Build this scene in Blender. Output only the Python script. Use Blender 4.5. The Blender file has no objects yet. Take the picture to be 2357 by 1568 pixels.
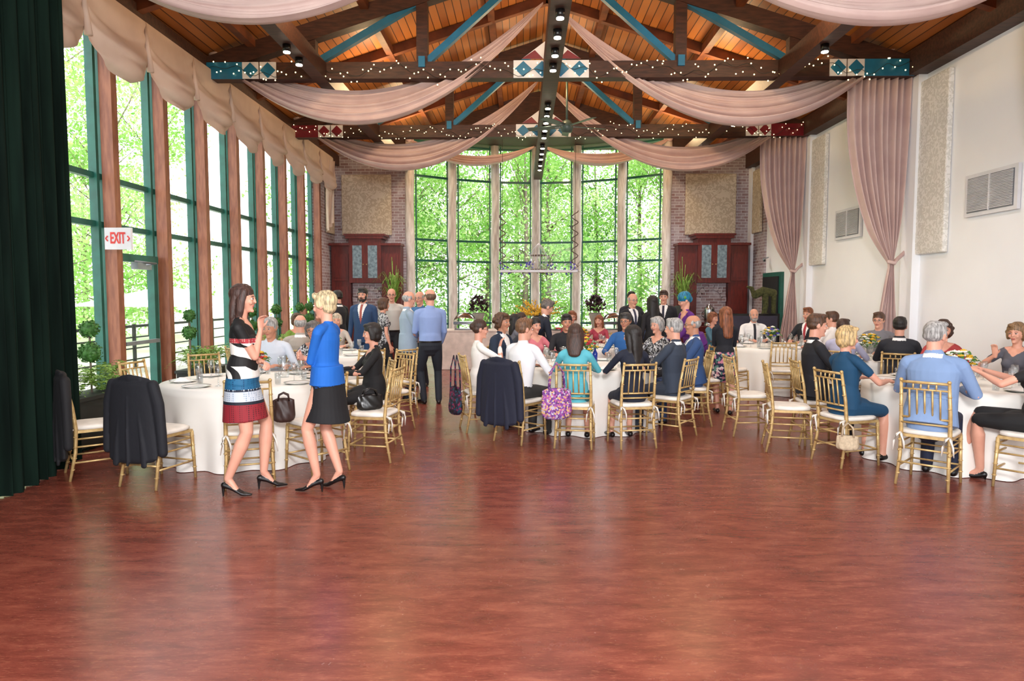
import bpy, math, random, bmesh
import numpy as np
from mathutils import Vector, Matrix
from mathutils.bvhtree import BVHTree
random.seed(3)
scene=bpy.context.scene
try:
    scene.view_settings.view_transform='Standard'
    scene.view_settings.look='None'
except Exception as e: print(e)
V=Vector; pi=math.pi; sin=math.sin; cos=math.cos
def L1(c):
    c=min(255,c)/255.0
    return c/12.92 if c<=.04045 else ((c+.055)/1.055)**2.4
def lin(c): return (L1(c[0]),L1(c[1]),L1(c[2]),1)
MC={}
def nodes(name):
    m=bpy.data.materials.new(name); m.use_nodes=True
    nt=m.node_tree; b=nt.nodes['Principled BSDF']
    return m,nt,b
def mat(name,rgb,rough=.6,metal=0,rgb2=None,vscale=6,bump=0,bscale=60,emit=None,es=0,stretch=(1,1,1),detail=3,lo=.35,hi=.65,spec=.5,alpha=None):
    if name in MC: return MC[name]
    m,nt,b=nodes(name)
    b.inputs['Base Color'].default_value=lin(rgb); b.inputs['Roughness'].default_value=rough
    b.inputs['Metallic'].default_value=metal; b.inputs['Specular IOR Level'].default_value=spec
    tc=nt.nodes.new('ShaderNodeTexCoord'); mp=nt.nodes.new('ShaderNodeMapping'); mp.inputs['Scale'].default_value=stretch
    nt.links.new(tc.outputs['Object'],mp.inputs['Vector'])
    n=nt.nodes.new('ShaderNodeTexNoise'); n.inputs['Scale'].default_value=vscale; n.inputs['Detail'].default_value=detail
    nt.links.new(mp.outputs[0],n.inputs['Vector'])
    r=nt.nodes.new('ShaderNodeValToRGB'); r.color_ramp.elements[0].position=lo; r.color_ramp.elements[1].position=hi
    if rgb2 is None: rgb2=tuple(c*.9 for c in rgb)
    r.color_ramp.elements[0].color=lin(rgb2); r.color_ramp.elements[1].color=lin(rgb)
    nt.links.new(n.outputs[0],r.inputs[0]); nt.links.new(r.outputs[0],b.inputs['Base Color'])
    if bump>0:
        n2=nt.nodes.new('ShaderNodeTexNoise'); n2.inputs['Scale'].default_value=bscale
        nt.links.new(mp.outputs[0],n2.inputs['Vector'])
        bp=nt.nodes.new('ShaderNodeBump'); bp.inputs['Strength'].default_value=bump; bp.inputs['Distance'].default_value=.01
        nt.links.new(n2.outputs[0],bp.inputs['Height']); nt.links.new(bp.outputs[0],b.inputs['Normal'])
    if emit: 
        b.inputs['Emission Color'].default_value=lin(emit); b.inputs['Emission Strength'].default_value=es
    MC[name]=m; return m
def cl(rgb,rough=.8):
    return mat('cloth_%d_%d_%d'%rgb,rgb,rough,rgb2=tuple(c*.95 for c in rgb),vscale=5,bump=.45,bscale=16,stretch=(1,1,.6))
def math_node(nt,op,a,b=None):
    n=nt.nodes.new('ShaderNodeMath'); n.operation=op
    for i,x in enumerate((a,b)):
        if x is None: continue
        if isinstance(x,(int,float)): n.inputs[i].default_value=x
        else: nt.links.new(x,n.inputs[i])
    return n.outputs[0]

# ------------------------------------------------ mesh builder
class MB:
    def __init__(s): s.v=[];s.f=[];s.m=[];s.s=[]
    def add(s,vs,fs,mi=0,sm=False):
        o=len(s.v); s.v+= [tuple(v) for v in vs]
        for f in fs: s.f.append(tuple(i+o for i in f)); s.m.append(mi); s.s.append(sm)
    def box(s,c,d,mi=0,rot=None):
        x,y,z=d[0]/2,d[1]/2,d[2]/2
        vs=[V((a*x,b*y,e*z)) for a in(-1,1) for b in(-1,1) for e in(-1,1)]
        if rot is not None: vs=[rot@v for v in vs]
        s.add([v+V(c) for v in vs],[(0,1,3,2),(4,6,7,5),(0,4,5,1),(2,3,7,6),(0,2,6,4),(1,5,7,3)],mi)
    def beam(s,p0,p1,w,h,mi=0):
        p0=V(p0);p1=V(p1);d=(p1-p0);l=d.length;d.normalize()
        up=V((0,0,1)) if abs(d.z)<.95 else V((0,1,0))
        sd=d.cross(up).normalized(); u=sd.cross(d)
        R=Matrix((sd,d,u)).transposed()
        s.box((p0+p1)/2,(w,l,h),mi,R)
    def tube(s,pts,rs,mi=0,n=8,sm=True,cap=True):
        pts=[V(p) for p in pts]
        if not isinstance(rs,(list,tuple)): rs=[rs]*len(pts)
        vs=[];fs=[]
        for i,p in enumerate(pts):
            t=(pts[min(i+1,len(pts)-1)]-pts[max(i-1,0)]).normalized()
            up=V((0,0,1)) if abs(t.z)<.9 else V((0,1,0))
            a=t.cross(up).normalized(); b=a.cross(t)
            for k in range(n):
                an=2*pi*k/n; vs.append(p+(a*cos(an)+b*sin(an))*rs[i])
        for i in range(len(pts)-1):
            for k in range(n):
                fs.append((i*n+k,i*n+(k+1)%n,(i+1)*n+(k+1)%n,(i+1)*n+k))
        if cap: fs.append(tuple(range(n))[::-1]); fs.append(tuple((len(pts)-1)*n+k for k in range(n)))
        s.add(vs,fs,mi,sm)
    def lathe(s,prof,c=(0,0,0),mi=0,n=16,sm=True):
        vs=[];fs=[]
        for r,z in prof:
            for k in range(n):
                an=2*pi*k/n; vs.append((c[0]+r*cos(an),c[1]+r*sin(an),c[2]+z))
        for i in range(len(prof)-1):
            for k in range(n): fs.append((i*n+k,i*n+(k+1)%n,(i+1)*n+(k+1)%n,(i+1)*n+k))
        s.add(vs,fs,mi,sm)
    def sph(s,c,r,mi=0,n=8,m=6,R=None):
        if not isinstance(r,(list,tuple)): r=(r,r,r)
        vs=[];fs=[]
        for i in range(m+1):
            th=pi*i/m
            for k in range(n):
                an=2*pi*k/n
                q=V((r[0]*sin(th)*cos(an),r[1]*sin(th)*sin(an),r[2]*cos(th)))
                if R is not None: q=R@q
                vs.append(q+V(c))
        for i in range(m):
            for k in range(n): fs.append((i*n+k,(i+1)*n+k,(i+1)*n+(k+1)%n,i*n+(k+1)%n))
        s.add(vs,fs,mi,True)
    def grid(s,fn,nu,nv,mi=0,sm=True,closeu=False):
        vs=[fn(i/nu,j/nv) for i in range(nu+1) for j in range(nv+1)]
        fs=[(i*(nv+1)+j,(i+1)*(nv+1)+j,(i+1)*(nv+1)+j+1,i*(nv+1)+j+1) for i in range(nu) for j in range(nv)]
        s.add(vs,fs,mi,sm)
    def mesh(s,name,mats):
        me=bpy.data.meshes.new(name); me.from_pydata(s.v,[],s.f)
        for m in mats: me.materials.append(m)
        me.polygons.foreach_set('material_index',s.m); me.polygons.foreach_set('use_smooth',s.s); me.update()
        return me
    def obj(s,name,mats,loc=(0,0,0),rz=0,parent=None):
        return put(name,s.mesh(name,mats),loc,rz,parent)
def put(name,me,loc=(0,0,0),rz=0,parent=None,scale=1):
    o=bpy.data.objects.new(name,me); scene.collection.objects.link(o)
    o.location=loc; o.rotation_euler=(0,0,rz); o.scale=(scale,)*3
    if parent: o.parent=parent
    return o

# ------------------------------------------------ materials
wood_d=mat('dark_truss_wood',(74,42,30),.55,rgb2=(48,27,20),vscale=5,stretch=(1,6,6))
wood_post=mat('window_post_wood',(156,98,70),.45,rgb2=(128,74,52),vscale=4,stretch=(6,6,1))
green=mat('green_metal_frame',(28,98,84),.4,rgb2=(22,84,72))
blue=mat('blue_paint',(24,112,152),.5); white_p=mat('white_paint',(225,225,230),.6,rgb2=(215,216,222)); red_p=mat('red_paint',(120,20,38),.5)
wallw=mat('white_wall',(246,248,252),.8,rgb2=(242,244,249),vscale=1)
drape=mat('mauve_drape',(210,184,178),.6,rgb2=(198,170,166),vscale=3,bump=.1,bscale=200)
valance=mat('beige_valance',(206,182,164),.65,rgb2=(196,171,154),vscale=3)
gcurt=mat('green_velvet_curtain',(20,36,29),.95,rgb2=(10,20,16),vscale=2,stretch=(4,4,.4),spec=.1)
gold=mat('gold_chair_paint',(206,178,124),.38,metal=.35,rgb2=(184,152,98),vscale=20)
cushion=mat('ivory_cushion',(240,234,224),.8); clothw=mat('ivory_tablecloth',(240,238,232),.8,rgb2=(236,233,226),vscale=3)
clothwhite=mat('white_napkin',(248,248,248),.8)
china=mat('white_china',(245,245,242),.15); silver=mat('polished_silver',(200,200,205),.18,metal=1)
skinm=mat('skin_light',(218,162,138),.5,rgb2=(212,152,130),vscale=6)
skin2=mat('skin_tan',(194,138,110),.5,rgb2=(186,128,102),vscale=6)
lipm=mat('lips',(182,100,92),.4); eyew=mat('eye_white',(225,225,225),.2); eyed=mat('eye_iris',(40,28,22),.1)
black_s=mat('black_leather',(18,17,18),.3)
leafm=mat('plant_leaf',(70,125,50),.6,rgb2=(40,85,30),vscale=20); leafy=mat('light_leaf',(140,175,80),.6,rgb2=(96,138,50),vscale=15)
terr=mat('planter_dark',(40,44,42),.6); barkm=mat('tree_bark',(130,118,104),.9,rgb2=(100,88,78),vscale=8,stretch=(3,3,.6))
logm=mat('peeled_log',(238,232,226),.7,rgb2=(200,190,182),vscale=4,stretch=(4,4,.7))
cab=mat('cherry_cabinet',(106,32,24),.35,rgb2=(84,24,18),vscale=5,stretch=(5,5,1))
darkm=mat('dark_void',(28,30,34),.7); greym=mat('grey_metal',(150,156,162),.4,metal=.3); bulb=mat('lamp_glow',(255,236,200),.4,emit=(255,240,210),es=25)
fairy=mat('fairy_light_glow',(255,232,170),.4,emit=(255,228,165),es=6)
yel=mat('yellow_flower',(240,190,50),.6); pur=mat('purple_flower',(90,80,190),.6); redf=mat('red_flower',(200,40,60),.6); oraf=mat('orange_flower',(240,140,40),.6); whf=mat('white_flower',(245,245,235),.6)
dplant=mat('burgundy_leaf',(62,34,44),.6)
def glassmat(name,tint,mix):
    m,nt,b=nodes(name); o=nt.nodes['Material Output']
    t=nt.nodes.new('ShaderNodeBsdfTransparent'); t.inputs[0].default_value=tint
    g=nt.nodes.new('ShaderNodeBsdfGlossy'); g.inputs['Roughness'].default_value=.03
    x=nt.nodes.new('ShaderNodeMixShader'); x.inputs[0].default_value=mix
    nt.links.new(t.outputs[0],x.inputs[1]); nt.links.new(g.outputs[0],x.inputs[2]); nt.links.new(x.outputs[0],o.inputs[0]); return m
wglass=glassmat('window_glass',(1,.99,1,1),.035); dglass=glassmat('drinking_glass',(.93,.95,.96,1),.14)
def planks():
    m,nt,b=nodes('plank_ceiling'); b.inputs['Roughness'].default_value=.5
    tc=nt.nodes.new('ShaderNodeTexCoord'); sp=nt.nodes.new('ShaderNodeSeparateXYZ'); nt.links.new(tc.outputs['Object'],sp.inputs[0])
    x=math_node(nt,'MULTIPLY',sp.outputs[0],7.5); fr=math_node(nt,'FRACT',x); fl=math_node(nt,'FLOOR',x)
    gap=math_node(nt,'GREATER_THAN',fr,.1)
    cb=nt.nodes.new('ShaderNodeCombineXYZ'); nt.links.new(fl,cb.inputs[0]); nt.links.new(math_node(nt,'MULTIPLY',sp.outputs[1],.25),cb.inputs[1])
    n=nt.nodes.new('ShaderNodeTexNoise'); n.inputs['Scale'].default_value=1.7; nt.links.new(cb.outputs[0],n.inputs['Vector'])
    r=nt.nodes.new('ShaderNodeValToRGB'); r.color_ramp.elements[0].position=.35; r.color_ramp.elements[1].position=.65
    r.color_ramp.elements[0].color=lin((148,84,36)); r.color_ramp.elements[1].color=lin((198,126,62)); nt.links.new(n.outputs[0],r.inputs[0])
    mx=nt.nodes.new('ShaderNodeMixRGB'); mx.inputs[1].default_value=lin((66,34,16)); nt.links.new(gap,mx.inputs[0]); nt.links.new(r.outputs[0],mx.inputs[2])
    nt.links.new(mx.outputs[0],b.inputs['Base Color']); return m
def brickm():
    m,nt,b=nodes('old_brick'); b.inputs['Roughness'].default_value=.9
    tc=nt.nodes.new('ShaderNodeTexCoord'); sp=nt.nodes.new('ShaderNodeSeparateXYZ'); nt.links.new(tc.outputs['Object'],sp.inputs[0])
    cb=nt.nodes.new('ShaderNodeCombineXYZ'); nt.links.new(math_node(nt,'ADD',sp.outputs[0],sp.outputs[1]),cb.inputs[0]); nt.links.new(sp.outputs[2],cb.inputs[1])
    k=nt.nodes.new('ShaderNodeTexBrick'); k.inputs['Scale'].default_value=1; k.inputs['Brick Width'].default_value=.22; k.inputs['Row Height'].default_value=.075
    k.inputs['Mortar Size'].default_value=.008; k.inputs['Color1'].default_value=lin((142,112,112)); k.inputs['Color2'].default_value=lin((168,154,160)); k.inputs['Mortar'].default_value=lin((196,192,196))
    nt.links.new(cb.outputs[0],k.inputs['Vector'])
    n=nt.nodes.new('ShaderNodeTexNoise'); n.inputs['Scale'].default_value=5; n.inputs['Detail'].default_value=5; nt.links.new(tc.outputs['Object'],n.inputs['Vector'])
    r=nt.nodes.new('ShaderNodeValToRGB'); r.color_ramp.elements[0].position=.5; r.color_ramp.elements[1].position=.7; nt.links.new(n.outputs[0],r.inputs[0])
    mx=nt.nodes.new('ShaderNodeMixRGB'); nt.links.new(math_node(nt,'MULTIPLY',r.outputs[0],.4),mx.inputs[0]); nt.links.new(k.outputs[0],mx.inputs[1]); mx.inputs[2].default_value=lin((205,202,208))
    nt.links.new(mx.outputs[0],b.inputs['Base Color']); return m
def floorm():
    m,nt,b=nodes('marbled_linoleum'); b.inputs['Specular IOR Level'].default_value=.5
    tc=nt.nodes.new('ShaderNodeTexCoord')
    def noise(sc,st,det,dist=0,rot=.08):
        mp=nt.nodes.new('ShaderNodeMapping'); mp.inputs['Scale'].default_value=st; mp.inputs['Rotation'].default_value=(0,0,rot); nt.links.new(tc.outputs['Object'],mp.inputs[0])
        n=nt.nodes.new('ShaderNodeTexNoise'); n.inputs['Scale'].default_value=sc; n.inputs['Detail'].default_value=det; n.inputs['Distortion'].default_value=dist; n.inputs['Roughness'].default_value=.7
        nt.links.new(mp.outputs[0],n.inputs['Vector']); return n.outputs[0]
    a=noise(3.0,(1,3.6,1),10,.4); r=nt.nodes.new('ShaderNodeValToRGB'); cr=r.color_ramp
    cr.elements[0].position=.30; cr.elements[0].color=lin((92,43,34)); cr.elements[1].position=.70; cr.elements[1].color=lin((146,82,64))
    e=cr.elements.new(.5); e.color=lin((121,60,48)); nt.links.new(a,r.inputs[0])
    c=noise(20,(1,4.5,1),8,.2); r2=nt.nodes.new('ShaderNodeValToRGB'); r2.color_ramp.elements[0].position=.55; r2.color_ramp.elements[1].position=.70; nt.links.new(c,r2.inputs[0])
    mx=nt.nodes.new('ShaderNodeMixRGB'); nt.links.new(math_node(nt,'MULTIPLY',r2.outputs[0],.6),mx.inputs[0]); nt.links.new(r.outputs[0],mx.inputs[1]); mx.inputs[2].default_value=lin((168,110,80))
    d=noise(24,(1,5,1),8,.2,.1); r3=nt.nodes.new('ShaderNodeValToRGB'); r3.color_ramp.elements[0].position=.55; r3.color_ramp.elements[1].position=.70; nt.links.new(d,r3.inputs[0])
    mx2=nt.nodes.new('ShaderNodeMixRGB'); nt.links.new(math_node(nt,'MULTIPLY',r3.outputs[0],.65),mx2.inputs[0]); nt.links.new(mx.outputs[0],mx2.inputs[1]); mx2.inputs[2].default_value=lin((76,34,27))
    nt.links.new(mx2.outputs[0],b.inputs['Base Color'])
    rr=noise(3,(1,1,1),5); nt.links.new(math_node(nt,'ADD',math_node(nt,'MULTIPLY',rr,.16),.18),b.inputs['Roughness'])
    return m
def damask(name,a,c,sc):
    m,nt,b=nodes(name); b.inputs['Roughness'].default_value=.8
    tc=nt.nodes.new('ShaderNodeTexCoord'); n=nt.nodes.new('ShaderNodeTexNoise'); n.inputs['Scale'].default_value=sc; n.inputs['Detail'].default_value=0; n.inputs['Distortion'].default_value=2.5
    nt.links.new(tc.outputs['Object'],n.inputs['Vector']); r=nt.nodes.new('ShaderNodeValToRGB'); cr=r.color_ramp; cr.elements[0].position=.46; cr.elements[1].position=.5
    cr.elements[0].color=lin(a); cr.elements[1].color=lin(c); nt.links.new(n.outputs[0],r.inputs[0]); nt.links.new(r.outputs[0],b.inputs['Base Color']); return m
plank=planks(); brick=brickm(); floorM=floorm()
dam1=damask('damask_tan',(210,197,177),(188,172,150),7); dam2=damask('damask_pale',(236,234,230),(216,214,208),11)

# ------------------------------------------------ room shell
XL,XR,XC=-5.1,6.1,.43
TY=[3.0,6.9,10.8,14.7,18.3]
cols=[(-3.02,18.4),(-1.97,19.2),(-.79,19.72),(.37,19.9),(1.55,19.72),(2.75,19.2),(3.83,18.4)]
b=MB(); b.add([(XL-.3,-3,0),(XR+.3,-3,0),(XR+.3,18.6,0)]+[(x,y+.15,0) for x,y in reversed(cols)]+[(XL-.3,18.6,0)],[tuple(range(11))]); b.obj('floor',[floorM])
def roofz(x): return 5.28+(5.7-abs(x-XC))*.315
b=MB()
for sg in(-1,1):
    xe=XC+sg*5.75
    b.add([(XC,-3,roofz(XC)),(XC,18.6,roofz(XC)),(xe,18.6,roofz(xe)),(xe,-3,roofz(xe))],[(0,1,2,3)])
    b.add([(XC,-3,roofz(XC)+.15),(XC,18.6,roofz(XC)+.15),(xe,18.6,roofz(xe)+.15),(xe,-3,roofz(xe)+.15)],[(0,1,2,3)])
b.obj('ceiling',[plank])
b=MB(); b.box((.4,19.4,5.95),(7.6,2.0,.1)); b.obj('ceiling_apse',[wood_d])
b=MB(); b.add([(XL,18.5,5.9),(XR,18.5,5.9),(XR,18.5,5.2),(3.9,18.5,5.2),(3.9,18.5,5.88),(-3.1,18.5,5.88),(-3.1,18.5,5.2),(XL,18.5,5.2)],[tuple(range(8))]); 
b.add([(XL,18.5,5.9),(XR,18.5,5.9),(XC,18.5,7.05)],[(0,1,2)]); b.obj('wall_gable',[wood_d])
b=MB(); b.box((XR+.1,7.5,2.7),(.2,21,5.4)); 
for y in TY: b.box((XR-.06,y,2.5),(.13,.32,5.0))
b.box((XR+.1,18.2,2.7),(.2,.6,5.4)); b.obj('wall_right',[wallw])
b=MB(); b.box((XR-.02,17.9,2.7),(.06,1.2,5.4)); b.box((4.97,18.5,2.7),(2.3,.2,5.4)); b.obj('wall_brick_right',[brick])
b=MB(); b.box((XL-.05,17.75,2.7),(.2,1.5,5.4)); b.box((-4.06,18.5,2.7),(2.1,.2,5.4)); b.obj('wall_brick_left',[brick])
b=MB(); b.box((XR-.03,7,.07),(.04,20,.14)); b.obj('baseboard_right',[white_p])
b=MB(); b.box((XR-.12,7.7,5.16),(.26,21.2,.36)); b.obj('trim_eave_right',[wood_d])
b=MB(); b.box((XL+.1,7.7,5.2),(.26,21.2,.26)); b.obj('trim_eave_left',[wood_d])
posts=[6.05+1.22*i for i in range(10)]
posts=[y for y in posts if y<17.2]
b=MB()
for y in [3.61,4.83]+posts: b.box((XL-.0,y,2.55),(.15,.12,5.1))
b.obj('window_posts',[wood_post])
b=MB(); allp=[2.39,3.61,4.83]+posts
for i,y in enumerate(allp):
    b.box((XL-.15,y+.1,2.55),(.1,.09,5.1)); b.box((XL-.15,y-.1,2.55),(.1,.05,5.1))
for z in (.06,2.53,3.12,5.02): b.box((XL-.18,9.7,z),(.08,15,.07 if z>.1 else .12))
b.obj('window_1',[green])
b=MB(); b.add([(XL-.19,2.3,0),(XL-.19,17,0),(XL-.19,17,5.1),(XL-.19,2.3,5.1)],[(0,1,2,3)]); b.obj('window_glass_left',[wglass])
b=MB(); y0,y1=8.64,9.54; X=XL-.1
for yy in(y0,y1): b.box((X,yy,1.07),(.1,.09,2.14))
b.box((X,(y0+y1)/2,2.14),(.12,1.02,.1)); b.box((X,(y0+y1)/2,.12),(.08,.9,.24)); 
b.box((X+.09,y1-.42,2.04),(.09,.34,.09),1); b.tube([(X+.12,y1-.4,2.06),(X+.2,y1-.25,2.08),(X+.1,y0+.3,2.1)],.012,1)
b.box((X+.08,(y0+y1)/2,1.02),(.05,.8,.05),1); b.obj('door_1',[green,greym])
b=MB()
for x,y in cols:
    pts=[(x+.012*sin(z*2+x),y,z) for z in np.linspace(0,5.88,12)]
    b.tube(pts,[.13-.008*(i%3) for i in range(12)],0,12)
b.obj('log_columns',[logm])
b=MB(); g=MB()
for i in range(6):
    p,q=cols[i],cols[i+1]
    for z in(.05,.85,2.6,3.17,4.88,5.8): b.beam((p[0],p[1]+.1,z),(q[0],q[1]+.1,z),.07,.055)
    g.add([(p[0],p[1]+.12,0),(q[0],q[1]+.12,0),(q[0],q[1]+.12,5.88),(p[0],p[1]+.12,5.88)],[(0,1,2,3)])
    for r in(.13,.87):
        X=p[0]+(q[0]-p[0])*r;Y=p[1]+(q[1]-p[1])*r+.1; b.box((X,Y,2.94),(.035,.06,5.88))
b.obj('window_2',[green]); g.obj('window_glass_far',[wglass])

def hx(x): return roofz(x)-.22
for ti,y in enumerate(TY[:4]):
    b=MB()
    b.box((.5,y,5.1),(11.1,.2,.25),0)
    mc=1 if ti!=3 else 3
    for sg in(-1,1):
        b.beam((XC,y,hx(XC)),(XC+sg*5.5,y,hx(XC+5.5)),.2,.26,0)
        b.box((XC+sg*1.98,y,(5.2+hx(XC+1.98))/2),(.17,.17,hx(XC+1.98)-5.2),0)
        b.box((XC+sg*3.7,y,(5.2+hx(XC+3.7))/2),(.15,.15,hx(XC+3.7)-5.2),0)
        b.beam((XC+sg*1.9,y-.02,5.25),(XC+sg*.15,y-.02,hx(XC+.1)-.05),.1,.1,1)
        b.beam((XC+sg*3.6,y-.02,5.25),(XC+sg*2.05,y-.02,hx(XC+2)-.1),.1,.1,1)
        for xx in(1.98,3.7): b.box((XC+sg*xx,y-.115,5.22),(.1,.03,.16),1)
        b.box((XC+sg*5.05,y-.11,5.1),(.9,.02,.25),mc)
        for k in range(2):
            cx=XC+sg*(4.62-.27*k); b.box((cx,y-.112,5.1),(.25,.02,.25),2)
            b.add([(cx-.12,y-.126,5.1),(cx,y-.126,4.98),(cx+.12,y-.126,5.1),(cx,y-.126,5.22)],[(0,1,2,3)],mc)
    b.box((XC,y-.112,5.1),(1.15,.02,.26),2)
    for k in range(-1,3):
        cx=XC-.14+.285*k; b.add([(cx-.13,y-.126,5.1),(cx,y-.126,4.98),(cx+.13,y-.126,5.1),(cx,y-.126,5.22)],[(0,1,2,3)],1)
    b.add([(XC-.45,y-.12,5.25),(XC+.45,y-.12,5.25),(XC,y-.12,5.58)],[(0,1,2)],2)
    b.add([(XC-.45,y-.125,5.25),(XC-.12,y-.125,5.25),(XC-.25,y-.125,5.38)],[(0,1,2)],3)
    b.add([(XC+.45,y-.125,5.25),(XC+.12,y-.125,5.25),(XC+.25,y-.125,5.38)],[(0,1,2)],3)
    b.obj('roof_truss',[wood_d,blue,white_p,red_p])
b=MB()
for yy in [1,4.95,8.85,12.75,16.6]:
    for sg in(-1,1): b.beam((XC,yy,roofz(XC)-.09),(XC+sg*5.6,yy,roofz(XC+5.6)-.09),.12,.16)
for xx in(-4.6,-2.85,-1.0,1.0,2.85,4.6): b.box((XC+xx,8,roofz(XC+xx)-.1),(.12,21,.14))
b.obj('ceiling_rafters',[mat('rafter_wood',(124,66,32),.6,rgb2=(92,48,26),vscale=4)])
def lightbeam(name,x,y0,y1,w,ys):
    b=MB(); b.box((x,(y0+y1)/2,5.08),(w,y1-y0,.26),0)
    for y in ys:
        b.tube([(x,y,4.96),(x,y,4.86)],.055,1,12); b.tube([(x,y,4.862),(x,y,4.845)],.044,2,12)
    b.obj(name,[wood_d,black_s,bulb])
lightbeam('ridge_light_beam',XC,-2,19.8,.24,[2,4,6,8.15,8.75,9.4,10,12,12.5,13,13.6,14.2,15.2,15.8,16.4,17.2,17.8])
lightbeam('side_light_beam',XC-3.55,-2,18.2,.2,[3,6,9.2,9.7,11.7,12.1,15.2,15.7,16.1])
lightbeam('side_light_beam',XC+3.55,-2,18.2,.2,[3,6,9.3,12.2,12.6,13.2,15.7,16.4])
for y in (10.8,14.7):
    b=MB(); rnd=random.Random(int(y)); pts=[]
    for k in range(151):
        x=-4.9+10.8*k/150; pts.append((x,y-.16+.03*sin(k*1.3),5.08+.07*sin(k*.35)+.04*sin(k*1.1)))
    b.tube(pts,.004,1,4)
    for p in pts:
        b.sph((p[0]+rnd.uniform(-.03,.03),p[1]-.02,p[2]+rnd.uniform(-.12,.1)),.011 if y<12 else .0095,0,6,4)
    b.obj('string_lights',[fairy,terr])
b=MB(); b.tube([(0,0,.0),(0,0,1.3)],.02,0); b.lathe([(0,-.12),(.09,-.11),(.12,-.04),(.12,.03),(.07,.1),(.02,.12)],mi=0)
for k in range(5):
    a=2*pi*k/5+.3; R=Matrix.Rotation(a,3,'Z')@Matrix.Rotation(.2,3,'X'); d=V((cos(a),sin(a),0))
    b.box(d*.45,(.62,.13,.012),0,R); b.box(d*.15,(.16,.04,.02),1,R)
b.obj('ceiling_fan',[mat('fan_paint',(70,88,82),.4),greym],(.82,13.0,4.8))

# ------------------------------------------------ drapery
def swag(A,C,y,sag,wid,name='ceiling_drape',nf=5):
    b=MB(); ph=random.random()*6
    def fn(t,s_):
        s=s_*2-1; e=sin(pi*t)**.75
        w=.05+wid*e
        x=A[0]+(C[0]-A[0])*t; z=A[1]+(C[1]-A[1])*t-4*sag*t*(1-t)
        rp=sin(s*nf*2.2+ph+.8*sin(t*3+ph))+.6*sin(s*nf*4.7+2*t)+.3*sin(s*nf*9+ph-3*t)
        return (x,y+s*w*.45-.06*e*rp,z+s*w*.5+ .022*e*rp+ .05*e*(s*s))
    b.grid(fn,48,60); b.sph((A[0],y,A[1]+.02),(.09,.07,.1),0); b.sph((A[0]-.02*(1 if A[0]<0 else -1),y,A[1]+.15),(.05,.05,.1),0)
    b.obj(name,[drape])
for y in TY[1:4]:
    swag((XL+.25,5.45),(XC-.12,6.15),y+.05,1.22,.58)
    swag((XR-.35,5.5),(XC+.12,6.05),y+.05,1.25,.58)
for a,c in((-3.0,.3),(3.85,.55)):
    swag((a,5.75),(c,5.55),18.25,.48,.28)
def tied(y,x0=5.02,x1=5.98):
    b=MB()
    def fn(u,v):
        z=4.98-4.9*v
        k=max(0,(4.98-z)/2.8)
        if k<1: w=1-.93*(k**2.6); xr=x1-.17*k**3; xl=xr-(x1-x0)*w
        else:
            q=min(1,(k-1)/.5); xr=5.81+.1*q; xl=5.81-.07-.22*q
        am=.05*min(1,(xr-xl)/.5)+.01
        return (xl+(xr-xl)*u, y+am*sin(u*2*pi*9+sin(v*5))+.02*sin(u*31+v*4), z-.12*(1-u)*max(0,1-abs(k-.8)*3))
    b.grid(fn,90,60); b.tube([(5.7,y-.03,2.18),(5.79,y-.07,2.15),(5.85,y,2.2),(6.02,y+.03,2.35)],.03,0); b.obj('tied_curtain',[drape])
for y in TY[1:4]: tied(y+.05)
b=MB(); ys=[6.35,7.6,8.85,10.1,11.35,12.6,13.85,15.1,16.3,17.4]
for i in range(len(ys)-1):
    a,c=ys[i],ys[i+1]
    def fn(t,v,a=a,c=c,i=i):
        e=sin(pi*t); zb=4.6-.44*e**.6; z=5.12+(zb-5.12)*v
        low=max(0,(v-.4)/.6)
        bul=.06+.22*e*sin(pi*min(1,low*.9))
        rip=.045*low*sin(low*18*(.5+.5*e)+i)*e+ .012*(1-e)*sin(v*20)
        return (XL+.24+bul+rip, a+(c-a)*t, z-.04*low*sin(low*16+i)*e)
    b.grid(fn,20,36); 
    b.tube([(XL+.3,c,5.1),(XL+.32,c,4.8),(XL+.34,c+.01,4.5)],[.015,.03,.045],0)
b.obj('window_valance',[valance])
b=MB(); b.grid(lambda u,v:(XL+.25+.1*u+.05*sin(u*14),17.0+.25*u*(1-.6*v)+.05*sin(u*9+v*3),5.0-1.75*v+.2*u*v),20,20); b.obj('valance_tail',[valance])
b=MB()
path=[(-4.3,2.0),(-4.22,4.0),(-4.22,5.4),(-4.3,6.0),(-4.5,6.75)]
def gc(u,v):
    q=u*4; i=min(3,int(q)); f=q-i; x=path[i][0]+(path[i+1][0]-path[i][0])*f; y=path[i][1]+(path[i+1][1]-path[i][1])*f
    return (x+.06*sin(u*150+.6*sin(v*3))+.02*sin(u*61), y+.02*sin(u*90+v), 5.2-5.19*v)
b.grid(gc,340,16); b.obj('velvet_curtain',[gcurt])

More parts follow.
